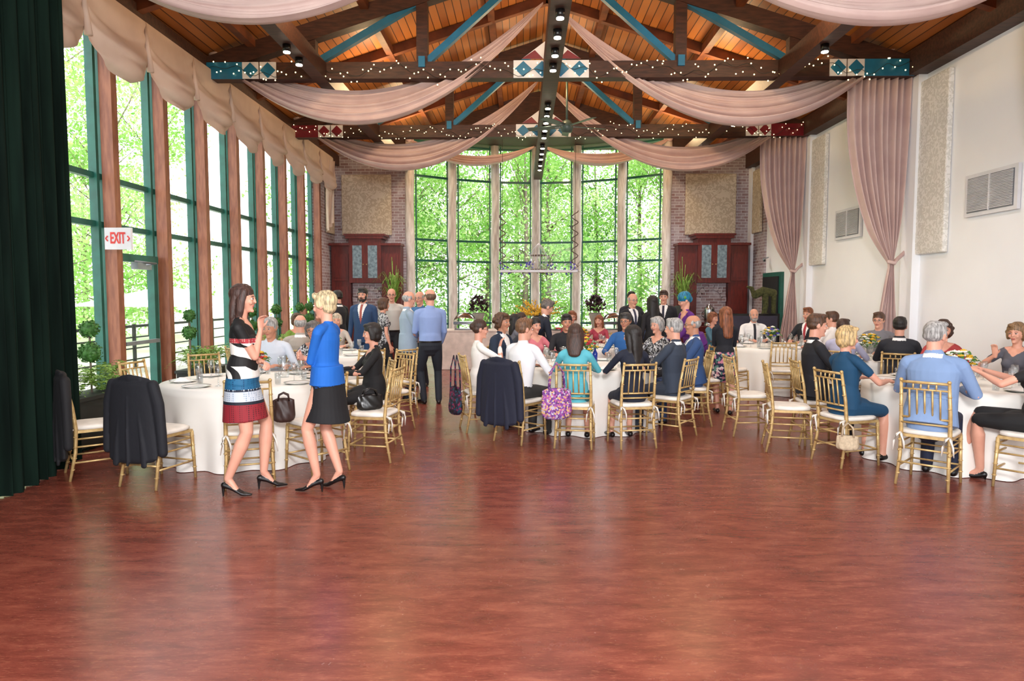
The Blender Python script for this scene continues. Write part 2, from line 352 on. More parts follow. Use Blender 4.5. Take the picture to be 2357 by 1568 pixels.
# ------------------------------------------------ wall things
def panel(name,c,d,m,loc=None):
    b=MB(); b.box((0,0,0),d,0); o=b.obj(name,[m],c); md=o.modifiers.new('bv','BEVEL'); md.width=.02; md.segments=2; return o
for yy in(10.35,14.25,6.2): panel('acoustic_panel',(XR-.045,yy,3.57),(.08,.8 if yy!=14.25 else .7,2.6),dam2)
panel('acoustic_panel',(-4.17,18.355,4.05),(1.33,.08,1.6),dam1); panel('acoustic_panel',(4.97,18.355,4.05),(1.33,.08,1.6),dam1)
panel('acoustic_panel',(XR-.1,17.75,4.05),(.08,.6,1.6),dam1); panel('acoustic_panel',(XL+.1,17.8,4.05),(.08,.6,1.6),dam1)
for yc in(9.05,12.95):
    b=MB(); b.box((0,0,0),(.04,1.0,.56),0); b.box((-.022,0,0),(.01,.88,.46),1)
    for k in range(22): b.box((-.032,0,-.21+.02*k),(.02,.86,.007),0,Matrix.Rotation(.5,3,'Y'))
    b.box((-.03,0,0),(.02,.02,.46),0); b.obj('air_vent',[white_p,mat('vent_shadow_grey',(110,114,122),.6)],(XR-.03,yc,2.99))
b=MB(); b.box((0,0,0),(.05,.1,.14),0); b.box((-.03,0,.01),(.02,.06,.06),1); b.obj('fire_alarm',[red_p,white_p],(XR-.03,14.6,2.1))
b=MB(); b.tube([(0,0,0),(-.12,0,-.03)],.015,0); b.tube([(-.1,.05,-.03),(-.15,-.14,-.08)],.035,0,10); b.tube([(-.15,-.14,-.08),(-.152,-.15,-.082)],.025,1,10); b.obj('security_camera',[greym,black_s],(XR-.05,17.0,2.58))
b=MB(); b.box((XR-.03,16.7,1.1),(.1,1.2,2.2),0); b.box((XR-.07,16.7,1.05),(.08,1.0,2.1),1); b.obj('door_2',[green,darkm])
ex=bpy.data.objects.new('exit_sign',None); scene.collection.objects.link(ex); ex.location=(-4.86,8.2,2.33)
b=MB(); b.box((0,0,0),(.32,.04,.26),0); b.box((-.13,.02,.0),(.06,.06,.06),0); b.obj('housing',[white_p],parent=ex)
exr=mat('exit_red',(205,60,55),.5,emit=(205,50,45),es=.3)
cu=bpy.data.curves.new('exit_text','FONT'); cu.body='EXIT'; cu.size=.15; cu.align_x='CENTER'; cu.align_y='CENTER'; cu.extrude=.003; cu.offset=.003; cu.materials.append(exr)
to=bpy.data.objects.new('lettering',cu); scene.collection.objects.link(to); to.parent=ex; to.location=(0,-.024,0); to.rotation_euler=(pi/2,0,0); to.scale=(.6,1.25,1)
b=MB()
for sg in(-1,1):
    b.beam((sg*.12,-.025,.03),(sg*.145,-.025,0),.01,.012); b.beam((sg*.12,-.025,-.03),(sg*.145,-.025,0),.01,.012)
b.obj('chevrons',[exr],parent=ex)

# ------------------------------------------------ cabinets
gl=mat('cabinet_glass',(140,160,170),.15,rgb2=(100,115,125),vscale=14)
def hutch(x,flip):
    b=MB(); d=.55
    b.box((0,0,.45),(1.86,d,.9),0); b.box((0,-.02,.92),(1.94,d+.06,.05),0)
    for sg in(-1,1):
        b.box((sg*.66,.05,1.95),(.5,d-.15,2.0),0); b.box((sg*.66,0,2.97),(.56,d,.06),0)
        for z0 in(1.15,2.0): b.box((sg*.66,-.17,z0+.38),(.4,.03,.7),0); b.box((sg*.66,-.19,z0+.38),(.26,.02,.54),0)
        b.box((sg*.46,-.29,.45),(.4,.03,.7),0); b.box((sg*.46,-.31,.45),(.28,.02,.55),0)
        b.box((sg*.2,-.25,2.52),(.36,.03,1.0),0); b.box((sg*.2,-.27,2.52),(.24,.015,.84),1); b.sph((sg*.045,-.28,2.45),.015,2)
    b.box((0,0,2.55),(.84,d-.03,1.15),0); b.box((0,-.02,3.15),(.98,d+.06,.07),0); b.box((0,-.02,3.21),(1.06,d+.1,.05),0)
    b.box((0,.12,1.45),(.8,.2,1.05),3)
    for k in range(9):
        a=pi*k/8; b.box((.33*cos(a),-.0,1.55+.3*sin(a)),(.125,.1,.12),3,Matrix.Rotation(-a+pi/2,3,'Y'))
    b.obj('cherry_hutch',[cab,gl,gold,brick],(x,18.03,0))
hutch(-4.1,0); hutch(4.93,0)

# ------------------------------------------------ chair
def rbox(b,c,sx,sy,h,mi):
    prof=[(.9,-.5),(1,-.3),(1,.2),(.93,.42),(.75,.5),(0.01,.55)]
    n=24;vs=[];fs=[]
    for k,z in prof:
        for i in range(n):
            a=2*pi*i/n; ca,sa=cos(a),sin(a); r=(abs(ca)**5+abs(sa)**5)**(-1/5)
            vs.append((c[0]+sx*k*r*ca,c[1]+sy*k*r*sa,c[2]+h*z))
    for i in range(len(prof)-1):
        for k in range(n): fs.append((i*n+k,i*n+(k+1)%n,(i+1)*n+(k+1)%n,(i+1)*n+k))
    b.add(vs,fs,mi,True)
b=MB()
for sx in(-1,1):
    x=sx*.185
    b.tube([(x*1.06,.21,0),(x,.19,.43)],[.012,.017],0); 
    b.tube([(x*1.08,-.24,0),(x,-.19,.25),(x,-.18,.45),(x,-.2,.65),(x*.97,-.25,.92)],[.012,.016,.018,.016,.013],0)
    for z in(.1,.2,.3,.39): 
        b.sph((x*(1.06-.14*z),.21-.045*z,z),(.021,.021,.008),0,8,4); b.sph((x*1.02,-.235+.18*min(z,.25),z),(.021,.021,.008),0,8,4)
    for z in(.56,.7,.8): b.sph((x*.99,-.19-.13*(z-.5),z),(.02,.02,.008),0,8,4)
    for z in(.16,.3): b.tube([(x*1.03,.2,z),(x*1.04,-.215,z)],.009,0,6)
    b.tube([(x,.19,.37),(x,-.18,.37)],.008,0,6)
    b.sph((x*.97,-.252,.925),(.017,.017,.017),0,8,5)
    for k in(-1,1): b.tube([(x,-.19,.46),(x+.02*k,-.235,.44),(x+.035*k,-.24,.38),(x+.045*k,-.235,.30)],[.006,.012,.011,.004],1,5)
for z in(.16,.3,.37): b.tube([(-.19,.2,z),(.19,.2,z)],.009,0,6)
for z in(.2,.33): b.tube([(-.19,-.215,z),(.19,-.215,z)],.009,0,6)
def bk(z): return -.2-.05*max(0,(z-.65)/.27)
for z,r in((.91,.013),(.85,.009),(.60,.01),(.55,.009)): b.tube([(-.18,bk(z),z),(0,bk(z)-.012,z),(.18,bk(z),z)],r,0,6)
for k in range(-2,3): b.tube([(k*.058,bk(.6)-.01,.6),(k*.058,bk(.85)-.01,.85)],.008,0,6)
for k in(-1.5,-.5,.5,1.5): b.sph((k*.058,bk(.88)-.01,.88),(.009,.009,.03),0,6,4)
b.box((0,0,.435),(.39,.39,.025),0); rbox(b,(0,0,.468),.205,.205,.045,1)
chairme=b.mesh('chiavari_chair',[gold,cushion])
def look(x,y,t): return math.atan2(-(t[0]-x),t[1]-y)
def chair(x,y,rz): return put('chiavari_chair',chairme,(x,y,0),rz)

# ------------------------------------------------ tables
def table(name,c,r):
    b=MB(); ph=random.random()*6
    def fn(u,v):
        a=2*pi*u
        if v<.25: rr=r*(v/.25); z=.76
        else:
            q=(v-.25)/.75; z=.76-.755*q**.95
            rr=r+.01+ (.03*q+.055*q*sin(a*13+ph+.5*sin(a*3)))*min(1,q*2)
        return (rr*cos(a),rr*sin(a),z)
    b.grid(fn,156,16); return b.obj(name,[clothw],(c[0],c[1],0))
T1=(-2.85,7.1);T2=(.8,8.75);T3=(4.4,6.95);T4=(4.35,12.0);T5=(-2.95,10.4);T6=(1.0,12.0);T7=(5.0,9.9)
bp=MB(); bp.lathe([(0,.006),(.08,.006),(.13,.016),(.135,.02),(.08,.0),(0,0)],n=20); plateme=bp.mesh('dinner_plate',[china])
bg=MB(); bg.lathe([(.001,0),(.035,.002),(.006,.01),(.004,.09),(.03,.12),(.038,.16),(.031,.2),(.029,.2),(.036,.16),(.028,.125),(.001,.11)],n=12); wgme=bg.mesh('wine_glass',[dglass])
bg=MB(); bg.lathe([(.001,0),(.028,0),(.033,.12),(.031,.12),(.026,.01),(.001,.01)],n=12); wtme=bg.mesh('water_glass',[dglass])
bn=MB(); bn.add([(-.07,-.05,0),(.07,-.06,0),(.08,.06,0),(-.06,.05,0),(-.03,-.02,.035),(.04,-.01,.03),(.03,.03,.04),(-.03,.03,.03)],[(0,1,5,4),(1,2,6,5),(2,3,7,6),(3,0,4,7),(4,5,6,7)]); napme=bn.mesh('crumpled_napkin',[clothwhite])
def bouquet(name,loc,cols_,r=.15,n=34,vh=.18,vase=dglass):
    b=MB(); b.lathe([(.001,0),(.05,0),(.06,.06),(.045,vh),(.055,vh+.01)],mi=0)
    for k in range(n):
        a=random.random()*6.28; q=math.sqrt(random.random()); rr=r*q; z=vh+.02+.13*(1-q*q)+random.uniform(-.02,.03)
        p=(rr*cos(a),rr*sin(a),z); b.tube([(0,0,vh*.6),(p[0]*.6,p[1]*.6,z*.7+.02),p],.004,1,4); mi=2+k%len(cols_)
        for j in range(6):
            aa=j*pi/3; b.sph((p[0]+.018*cos(aa),p[1]+.018*sin(aa),p[2]),(.017,.017,.010),mi,6,4)
        b.sph((p[0],p[1],p[2]+.008),(.012,.012,.01),mi,6,4)
        b.add([(p[0],p[1],p[2]-.02),(p[0]+.05*cos(a+.4),p[1]+.05*sin(a+.4),p[2]),(p[0]+.08*cos(a),p[1]+.08*sin(a),p[2]-.03),(p[0]+.05*cos(a-.4),p[1]+.05*sin(a-.4),p[2]-.01)],[(0,1,2,3)],1)
    b.obj(name,[vase,leafm]+cols_,loc)
for c,r,n,cl_ in((T1,.86,8,[yel,oraf,redf]),(T2,.85,8,[yel,whf,redf]),(T3,.85,8,[whf,whf,yel]),(T4,.85,8,[whf,yel,pur]),(T5,.8,6,[yel,whf]),(T6,.8,6,[yel,redf]),(T7,.75,5,[whf,yel])):
    table('round_dining_table',c,r)
    bouquet('flower_centerpiece',(c[0],c[1],.76),cl_)
    for k in range(n):
        a=2*pi*k/n+.3; ca,sa=cos(a),sin(a); rr=r-.2
        put('dinner_plate',plateme,(c[0]+rr*ca,c[1]+rr*sa,.761)); 
        a2=a+.22; put('wine_glass',wgme,(c[0]+(rr-.15)*cos(a2),c[1]+(rr-.15)*sin(a2),.761)); a2=a-.24; put('water_glass',wtme,(c[0]+(rr-.12)*cos(a2),c[1]+(rr-.12)*sin(a2),.761))
        if k%2==0: put('crumpled_napkin',napme,(c[0]+rr*ca,c[1]+rr*sa,.775),a)
b=MB(); b.lathe([(.001,0),(.032,0),(.034,.13),(.013,.17),(.012,.22),(.001,.225)],n=14); b.obj('blue_glass_bottle',[mat('cobalt_glass',(20,50,150),.1)],(.95,8.95,.76))
b=MB(); b.lathe([(.001,0),(.055,0),(.06,.14),(.03,.2),(.045,.24)],n=14); carme=b.mesh('water_carafe',[dglass])
for p in((-2.6,7.35),(.5,8.5),(4.1,6.8),(4.1,11.75)): put('water_carafe',carme,(p[0],p[1],.76))

# ------------------------------------------------ people
class Fig:
    def __init__(s): s.v=[];s.f=[];s.m=[]
    def loft(s,pts,mi,side=(1,0,0),flat=False,n=14):
        P=[V(p[0]) for p in pts]; R=[(p[1],p[2]) for p in pts]
        side=V(side); rings=[]
        def frame(i):
            t=(P[min(i+1,len(P)-1)]-P[max(i-1,0)]).normalized()
            a=side-t*side.dot(t)
            if a.length<1e-3: a=V((0,1,0))-t*t.y
            a.normalize(); return t,a,t.cross(a)
        t,a,bb=frame(0)
        if not flat:
            m=min(R[0]); rings+= [(P[0]-t*m*.92,R[0][0]*.4,R[0][1]*.4,a,bb),(P[0]-t*m*.6,R[0][0]*.8,R[0][1]*.8,a,bb)]
        for i in range(len(P)):
            t,a,bb=frame(i); rings.append((P[i],R[i][0],R[i][1],a,bb))
        if not flat:
            m=min(R[-1]); rings+=[(P[-1]+t*m*.6,R[-1][0]*.8,R[-1][1]*.8,a,bb),(P[-1]+t*m*.92,R[-1][0]*.4,R[-1][1]*.4,a,bb)]
        o=len(s.v)
        for c,rx,ry,a,bb in rings:
            for k in range(n):
                an=2*pi*k/n; s.v.append(c+a*(rx*cos(an))+bb*(ry*sin(an)))
        fs=[]
        for i in range(len(rings)-1):
            for k in range(n): fs.append((o+i*n+k,o+i*n+(k+1)%n,o+(i+1)*n+(k+1)%n,o+(i+1)*n+k))
        fs.append(tuple(o+k for k in range(n))[::-1]); fs.append(tuple(o+(len(rings)-1)*n+k for k in range(n)))
        s.f+=fs; s.m+=[mi]*len(fs)
    def ell(s,c,r,mi,F,n=14):
        sd,fw,up=F; c=V(c); pts=[]
        for k in range(1,8):
            th=pi*k/8; pts.append((c-up*(r[2]*cos(th)),r[0]*sin(th),r[1]*sin(th)))
        s.loft(pts,mi,sd,flat=True,n=n)
def ik(S,W,l1,l2,hint):
    d=W-S; L=d.length; mx=(l1+l2)*.985
    if L>mx: W=S+d*(mx/L); L=mx
    L=max(L,abs(l1-l2)+.03)
    a=(l1*l1-l2*l2+L*L)/(2*L); h=math.sqrt(max(0,l1*l1-a*a)); u=(W-S).normalized(); hp=V(hint); hp=hp-u*hp.dot(u)
    if hp.length<1e-4: hp=V((1,0,0))
    return S+u*a+hp.normalized()*h, W
def hand(F,W,d,th,right,mi,k=1.0,curl=.5,r=.0085):
    d=d.normalized(); th=(th-d*th.dot(d)).normalized(); n=d.cross(th)*(-1 if right else 1)
    F.loft([(W-d*.02,.024*k,.018*k),(W+d*.03*k,.034*k,.016*k),(W+d*.085*k,.039*k,.013*k)],mi,th)
    for j,(o,l) in enumerate(((.028,.072),(.0095,.08),(-.0095,.074),(-.027,.058))):
        p0=W+d*.08*k+th*o*k; c1=curl*.6; d1=(d*cos(c1)+n*sin(c1)+th*o*2).normalized(); c2=curl*1.6; d2=(d*cos(c2)+n*sin(c2)).normalized()
        p1=p0+d1*l*.5*k; p2=p1+d2*l*.5*k
        F.loft([(p0,r,r),(p1,r*.95,r*.95),(p2,r*.8,r*.8)],mi,th,n=8)
    p0=W+d*.025*k+th*.022*k; p1=p0+(d*.6+th*.75+n*.2).normalized()*.038*k; p2=p1+(d*.9+th*.25+n*.3).normalized()*.032*k
    F.loft([(p0,.013,.013),(p1,r*1.15,r*1.15),(p2,r*.9,r*.9)],mi,th,n=8)

def person(name,x,y,yaw,H=1.75,sex='m',sit=False,lean=0,turn=0,nod=4,top=(240,240,240),bot=(30,32,40),sleeve='long',outfit='shirt',shirt=(240,240,240),tie=None,
           hair='short',hc=(70,48,34),skin=0,aR=None,aL=None,dR=None,dL=None,tR=None,tL=None,glasses=False,beard=None,fat=1.0,vox=.0085,heels=False,topm=None,botm=None,legs='pants',feet=None,side=0,curl=.5,shoe=None,hint=None,hem=None):
    f=sex=='f'; s=H/1.75; F=Fig(); z=V((0,0,1))
    mats=[skin2 if skin else skinm, topm or cl(top), botm or cl(bot), mat('hair_%d_%d_%d'%hc,hc,.5,rgb2=tuple(c*.6 for c in hc),vscale=22,stretch=(3,3,.5),bump=.4,bscale=60), shoe or black_s, cl(shirt), cl(tie) if tie else cl(shirt), lipm, eyew, eyed, mat('brow_%d'%hc[0],tuple(c*.7 for c in hc),.8)]
    SK,TP,BT,HR,SH,SI,TI,LP,EW,ED,BR=range(11)
    lift=.075 if heels else 0
    P=V((side,-.04,.485+.1*s)) if sit else V((side,0,.93*s+lift-.01))
    la=math.radians(lean); u=V((0,sin(la),cos(la))); fw=V((0,cos(la),-sin(la))); sd=V((1,0,0))
    def T(h,xx=0,yy=0): return P+u*(h*s)+sd*(xx*s)+fw*(yy*s)
    if f: tor=[(-.10,.11,.09,0),(-.03,.17,.122,-.01),(.06,.16,.116,0),(.18,.125,.095,.005),(.30,.14,.105,.01),(.39,.146,.1,0),(.46,.128,.082,-.008),(.515,.06,.052,-.012)]
    else: tor=[(-.10,.11,.09,0),(-.04,.155,.115,-.01),(.06,.158,.12,.005),(.17,.155,.12,.012),(.30,.17,.125,.01),(.40,.182,.122,.003),(.47,.158,.094,-.005),(.522,.075,.062,-.012)]
    jk=1.06 if outfit=='suit' else 1.0
    pts=[]
    for h,rx,ry,yo in tor:
        ff=1+(fat-1)*(1 if h<.3 else .5)
        pts.append((T(h,0,yo+(.06*(fat-1) if .0<h<.3 else 0)),rx*s*ff*jk,ry*s*ff*jk))
    F.loft(pts[:3],BT if legs!='dress' else TP,sd,n=24); F.loft(pts[1:],TP,sd,n=24)
    fr=(sd,fw,u)
    if f:
        for q in(-1,1): F.ell(T(.335,q*.062,.075),(.062*s*fat,.052*s,.058*s),TP,fr)
    sw=(.162 if f else .188)*(1+(fat-1)*.4)
    ar=(.86 if f else 1.0)*s*(1+(fat-1)*.5)*(jk if outfit=='suit' else 1)
    for q in(-1,1): F.loft([(T(.498,q*.045,-.01),.042*s,.042*s),(T(.478,q*(sw-.05),-.005),.05*s,.05*s),(T(.455,q*(sw-.005)),.053*ar,.053*ar)],TP,sd)
    if outfit in('suit','blazer') and not sit:
        F.loft([(T(.15),.155*s*fat,.122*s*fat),(T(.0,0,0),.178*s*fat,.132*s*fat),(T(-.13 if not f else -.02,0,0),.185*s*fat,.135*s*fat)],TP,sd,flat=True,n=26)
    if outfit in('suit','blazer') and sit:
        F.loft([(T(.15),.16*s*fat,.125*s*fat),(T(-.06,0,-.03),.19*s*fat,.15*s*fat)],TP,sd,flat=True,n=26)
    if outfit=='shirt': F.loft([(T(.12),.152*s*fat,.117*s*fat),(T(.03),.163*s*fat,.124*s*fat)],TP,sd,n=24)
    l1,l2=.285*s,.25*s
    for q,tgt,dd,tt in((1,aR,dR,tR),(-1,aL,dL,tL)):
        S=T(.45,q*sw,0)
        if tgt is None:
            W=V((q*.15,.34,.815)) if sit else S+V((q*.05,.06,-.52))*s
        elif tgt=='lap': W=V((q*.08,.24,.68))
        else: W=V(tgt)
        hh=V((q*.5,-1,-.6)) if not sit else V((q*.8,-.7,-.5))
        if hint: hh=V((q*hint[0],hint[1],hint[2]))
        E,W=ik(S,W,l1,l2,hh)
        fa=(W-E).normalized(); dd=V(dd) if dd else fa
        if tt: tt=V(tt)
        else: tt=V((0,1,.1)) if fa.z<-.75 else V((-q,0,.25))
        if sleeve=='long': 
            F.loft([(S,.052*ar,.052*ar),(S.lerp(E,.5),.048*ar,.048*ar),(E,.043*ar,.043*ar),(E.lerp(W,.5),.039*ar,.039*ar),(W-fa*.03,.032*ar,.032*ar)],TP,sd,n=14)
            if outfit=='suit' : F.loft([(W-fa*.03,.029*ar,.029*ar),(W-fa*.012,.028*ar,.028*ar)],SI,sd,flat=True,n=12)
        elif sleeve=='three':
            F.loft([(S,.052*ar,.052*ar),(E,.043*ar,.043*ar),(E.lerp(W,.55),.040*ar,.040*ar)],TP,sd,n=14)
        else:
            F.loft([(S,.045*ar,.045*ar),(E,.037*ar,.037*ar)],SK,sd,n=12)
            if sleeve=='short': F.loft([(S,.053*ar,.053*ar),(S.lerp(E,.5),.052*ar,.052*ar)],TP,sd,n=14)
        F.loft([(E,.037*ar,.037*ar),(E.lerp(W,.3),.038*ar,.038*ar),(W,.023*ar,.021*ar)],SK,sd,n=12)
        hand(F,W,dd,tt,q>0,SK,.95*s if f else 1.03*s,curl,.0085 if vox<.0085 else .0092)
    for q in(-1,1):
        hp=P+V((q*.085*s,0,-.02*s))
        if sit:
            kn=V((q*.10+side,.37*s,.53*s+.01)); an=V((q*.11+side,.36*s,.09)); toe=V((0,1,0))
            if feet: kn=V(feet[0 if q>0 else 1][0]); an=V(feet[0 if q>0 else 1][1])
            toe=(kn-hp); toe.z=0; toe.normalize()
        else:
            fo=feet[0 if q>0 else 1] if feet else (q*.10,-.02,0)
            an=V((fo[0],fo[1],.075*s+lift)); toe=V((sin(-math.radians(fo[2])),cos(math.radians(fo[2])),0))
            kn,_=ik(hp,an,.43*s,.43*s,toe+V((q*.1,0,0)))
        if legs=='pants':
            F.loft([(hp,.088*s*fat,.09*s*fat),(hp.lerp(kn,.5),.078*s*fat,.08*s*fat),(kn,.06*s,.06*s),(kn.lerp(an,.5),.056*s,.058*s),(an-z*.0,.05*s,.052*s)],BT,sd,n=16)
        else:
            F.loft([(hp,.086*s,.09*s),(hp.lerp(kn,.5),.073*s,.076*s),(kn,.052*s,.054*s),(kn.lerp(an,.3),.054*s,.059*s),(kn.lerp(an,.65),.041*s,.044*s),(an,.031*s,.033*s)],SK,sd,n=16)
            if sit: F.loft([(hp,.1*s,.098*s),(hp.lerp(kn,.5),.085*s,.082*s),(hp.lerp(kn,.95),.066*s,.064*s)],TP if legs=='dress' else BT,sd,n=16)
        ts=toe.cross(z)
        if heels:
            F.loft([(an+V((0,0,-.05))-toe*.035,.024,.026),(an+V((0,0,-.075))+toe*.03,.028,.022),(an-z*(an.z-.022)+toe*.115,.035,.018),(an-z*(an.z-.014)+toe*.185,.014,.009)],SH,ts,n=12)
            F.loft([(an-toe*.04-z*.05,.017,.017),(an-toe*.042-z*(an.z-.005),.0075,.0075)],SH,ts,n=8)
            F.loft([(an-toe*.0,.029,.03),(an-z*.04+toe*.03,.027,.026),(an-z*(an.z-.045)+toe*.075,.03,.016)],SK,ts,n=10)
        else:
            F.loft([(an+V((0,0,.0))-toe*.03-z*(.04*s),.036*s,.038*s),(an+toe*.06*s-z*.035*s,.042*s,.032*s),(an+toe*.13*s-z*.047*s,.045*s,.024*s),(an+toe*.18*s-z*.052*s,.033*s,.017*s)],SH,ts,n=12)
            F.loft([(an+z*.02,.033*s,.035*s),(an-z*.03,.034*s,.04*s)],SH if legs=='pants' else SK,ts,n=12)
    if legs in('skirt','dress') and not sit:
        hz=hem if hem else .58; mi=TP if legs=='dress' else BT
        F.loft([(V((P.x,P.y,P.z+.12*s)),.145*s,.11*s),(V((P.x,P.y-.01,P.z-.02)),.18*s,.135*s),(V((P.x,P.y+.0,P.z-.2)),.188*s,.168*s),(V((P.x,P.y+.01,hz)),.187*s if legs=='dress' else .205*s,.188*s if legs=='dress' else .21*s)],mi,sd,flat=True,n=30)
    if legs in('skirt','dress') and sit:
        F.ell(P+V((0,.12,.0)),(.16*s,.16*s,.08*s),TP if legs=='dress' else BT,(sd,V((0,1,0)),z))
    C=T(.515)+V((0,.025,.175))*s
    ta=math.radians(turn); na=math.radians(nod); h0=V((-sin(ta),cos(ta),0)); hf=h0*cos(na)-z*sin(na); hu=z*cos(na)+h0*sin(na); hs=hf.cross(hu)
    k=(1.03 if not f else .99)*(s**.6)
    def Hd(a,bb,c): return C+hs*(a*k)+hf*(bb*k)+hu*(c*k)
    HF=(hs,hf,hu)
    F.loft([(T(.45,0,-.01),.06*s,.055*s),(T(.52,0,-.005),(.047 if f else .056)*s,(.05 if f else .058)*s),(Hd(0,-.02,-.06),.046*k if f else .054*k,.055*k)],SK,hs,n=14)
    F.ell(Hd(0,-.012,.03),(.074*k,.093*k,.088*k),SK,HF,20)
    F.loft([(Hd(0,.012,.02),.068*k,.072*k),(Hd(0,.018,-.035),.062*k,.066*k),(Hd(0,.03,-.082),(.036 if f else .043)*k,.046*k)],SK,hs,n=18)
    F.ell(Hd(0,.068,-.1),(.02*k,.016*k,.015*k),SK,HF)
    nl=.096 if f else .100
    F.loft([(Hd(0,.081,.02),.007*k,.008*k),(Hd(0,.092,-.012),.008*k,.008*k),(Hd(0,nl,-.028),.0115*k,.009*k)],SK,hs,n=10)
    for q in(-1,1):
        F.ell(Hd(q*.074,-.008,-.008),(.010*k,.018*k,.03*k),SK,HF)
        F.ell(Hd(q*.035,.068,-.03),(.022*k,.016*k,.02*k),SK,HF)
    F.ell(Hd(0,.078,-.058),(.021*k,.009*k,.0065*k),LP,HF)
    if beard:
        F.ell(Hd(0,.045,-.088),(.053*k,.047*k,.035*k),HR,HF); F.ell(Hd(0,.088,-.046),(.03*k,.009*k,.007*k),HR,HF)
        for q in(-1,1): F.ell(Hd(q*.06,.02,-.05),(.014*k,.03*k,.045*k),HR,HF)
    if hair!='bald' and hair!='scarf': F.ell(Hd(0,-.02,.045),((.083)*k,.1*k,(.088 if not f else .093)*k),HR,HF,20)
    if hair=='short': F.ell(Hd(0,-.045,.0),(.08*k,.066*k,.05*k),HR,HF,18)
    if hair=='bald':
        F.ell(Hd(0,-.038,.01),(.0835*k,.076*k,.062*k),HR,HF,18)
        for q in(-1,1): F.ell(Hd(q*.073,.005,.02),(.008*k,.022*k,.03*k),HR,HF)
    if hair=='short':
        for q in(-1,1): F.ell(Hd(q*.073,.012,.02),(.008*k,.016*k,.03*k),HR,HF)
        F.ell(Hd(.01,.04,.1),(.06*k,.04*k,.028*k),HR,HF)
    if hair in('long','vlong'):
        e=.1 if hair=='vlong' else 0
        F.ell(Hd(0,-.03,.04),(.09*k,.102*k,.092*k),HR,HF,20)
        F.loft([(Hd(0,-.05,.04),.086*k,.06*k),(Hd(0,-.07,-.06),.09*k,.052*k),(Hd(0,-.075,-.16),.092*k,.042*k),(Hd(0,-.085,-.24-e),.07*k,.028*k)],HR,hs,n=18)
        for q in(-1,1): F.loft([(Hd(q*.066,.02,.07),.02*k,.03*k),(Hd(q*.085,0,-.01),.018*k,.038*k),(Hd(q*.083,-.01,-.1),.022*k,.036*k),(Hd(q*.075,-.02,-.17-e*.6),.016*k,.025*k)],HR,hs,n=10)
    if hair in('bob','curly'):
        F.ell(Hd(0,-.032,.03),(.094*k,.1*k,.1*k),HR,HF,20); F.ell(Hd(0,-.05,-.035),(.085*k,.068*k,.075*k),HR,HF,18)
        for q in(-1,1): F.loft([(Hd(q*.068,.02,.07),.022*k,.032*k),(Hd(q*.086,.0,0),.018*k,.04*k),(Hd(q*.082,.0,-.06),.018*k,.034*k)],HR,hs,n=10)
        F.ell(Hd(.02,.045,.095),(.055*k,.04*k,.026*k),HR,HF)
    if hair=='pixie':
        F.ell(Hd(0,-.028,.045),(.09*k,.104*k,.096*k),HR,HF,20); F.ell(Hd(0,-.055,-.015),(.078*k,.06*k,.065*k),HR,HF,18)
        F.loft([(Hd(-.05,.06,.09),.03*k,.02*k),(Hd(0,.07,.085),.035*k,.022*k),(Hd(.06,.055,.05),.02*k,.018*k)],HR,hu,n=12)
        for q in(-1,1): F.ell(Hd(q*.08,.005,.02),(.012*k,.03*k,.045*k),HR,HF)
    if hair=='curly':
        rn=random.Random(int(abs(x)*100))
        for j in range(34):
            a=rn.uniform(0,6.28); c=rn.uniform(-.9,1); rr=math.sqrt(1-c*c)
            px_,py_,pz=.1*rr*cos(a),.1*rr*sin(a)-.035,.105*c+.005
            if py_>.02 and pz<.075: continue
            F.ell(Hd(px_,py_,pz),(.026*k,)*3,HR,HF,8)
    if hair=='updo': F.ell(Hd(0,-.11,.03),(.045*k,.04*k,.045*k),HR,HF); F.ell(Hd(0,-.05,.0),(.08*k,.062*k,.055*k),HR,HF)
    if hair=='scarf':
        F.ell(Hd(0,-.02,.05),(.092*k,.11*k,.095*k),HR,HF,20); F.ell(Hd(0,-.09,0),(.06*k,.05*k,.06*k),HR,HF); F.loft([(Hd(-.09,.0,.05),.02*k,.012*k),(Hd(0,.083,.06),.02*k,.014*k),(Hd(.09,0,.05),.02*k,.012*k)],TI,hu,n=10)
    me=bpy.data.meshes.new('t'); me.from_pydata([tuple(v) for v in F.v],[],F.f)
    o=bpy.data.objects.new('t',me); scene.collection.objects.link(o)
    md=o.modifiers.new('r','REMESH'); md.mode='VOXEL'; md.voxel_size=vox; md.adaptivity=0
    ms=o.modifiers.new('s','SMOOTH'); ms.factor=.5; ms.iterations=3 if vox>.006 else 5
    dg=bpy.context.evaluated_depsgraph_get(); em=bpy.data.meshes.new_from_object(o.evaluated_get(dg))
    bpy.data.objects.remove(o,do_unlink=True)
    bv=BVHTree.FromPolygons(F.v,F.f)
    nf=len(em.polygons); cc=np.zeros(nf*3,dtype=np.float32); em.polygons.foreach_get('center',cc); cc=cc.reshape(-1,3)
    mi=np.zeros(nf,dtype=np.int32); fm=F.m; fn_=bv.find_nearest
    for i in range(nf):
        r=fn_(cc[i]); mi[i]=fm[r[2]] if r[2] is not None else 0
    lv=np.zeros(len(em.loops),dtype=np.int64); em.loops.foreach_get('vertex_index',lv)
    lt=np.zeros(nf,dtype=np.int64); em.polygons.foreach_get('loop_total',lt); fid=np.repeat(np.arange(nf),lt)
    for it in range(4):
        W_=np.zeros((len(em.vertices),11),dtype=np.float32); np.add.at(W_,(lv,mi[fid]),1)
        Fv=np.zeros((nf,11),dtype=np.float32); np.add.at(Fv,fid,W_[lv])
        keep=mi==LP; new=Fv.argmax(1); mi=np.where(keep,mi,new).astype(np.int32)
    rel=cc-np.array(P); X=rel@np.array(sd); Hh=(rel@np.array(u))/s; Yf=rel@np.array(fw)
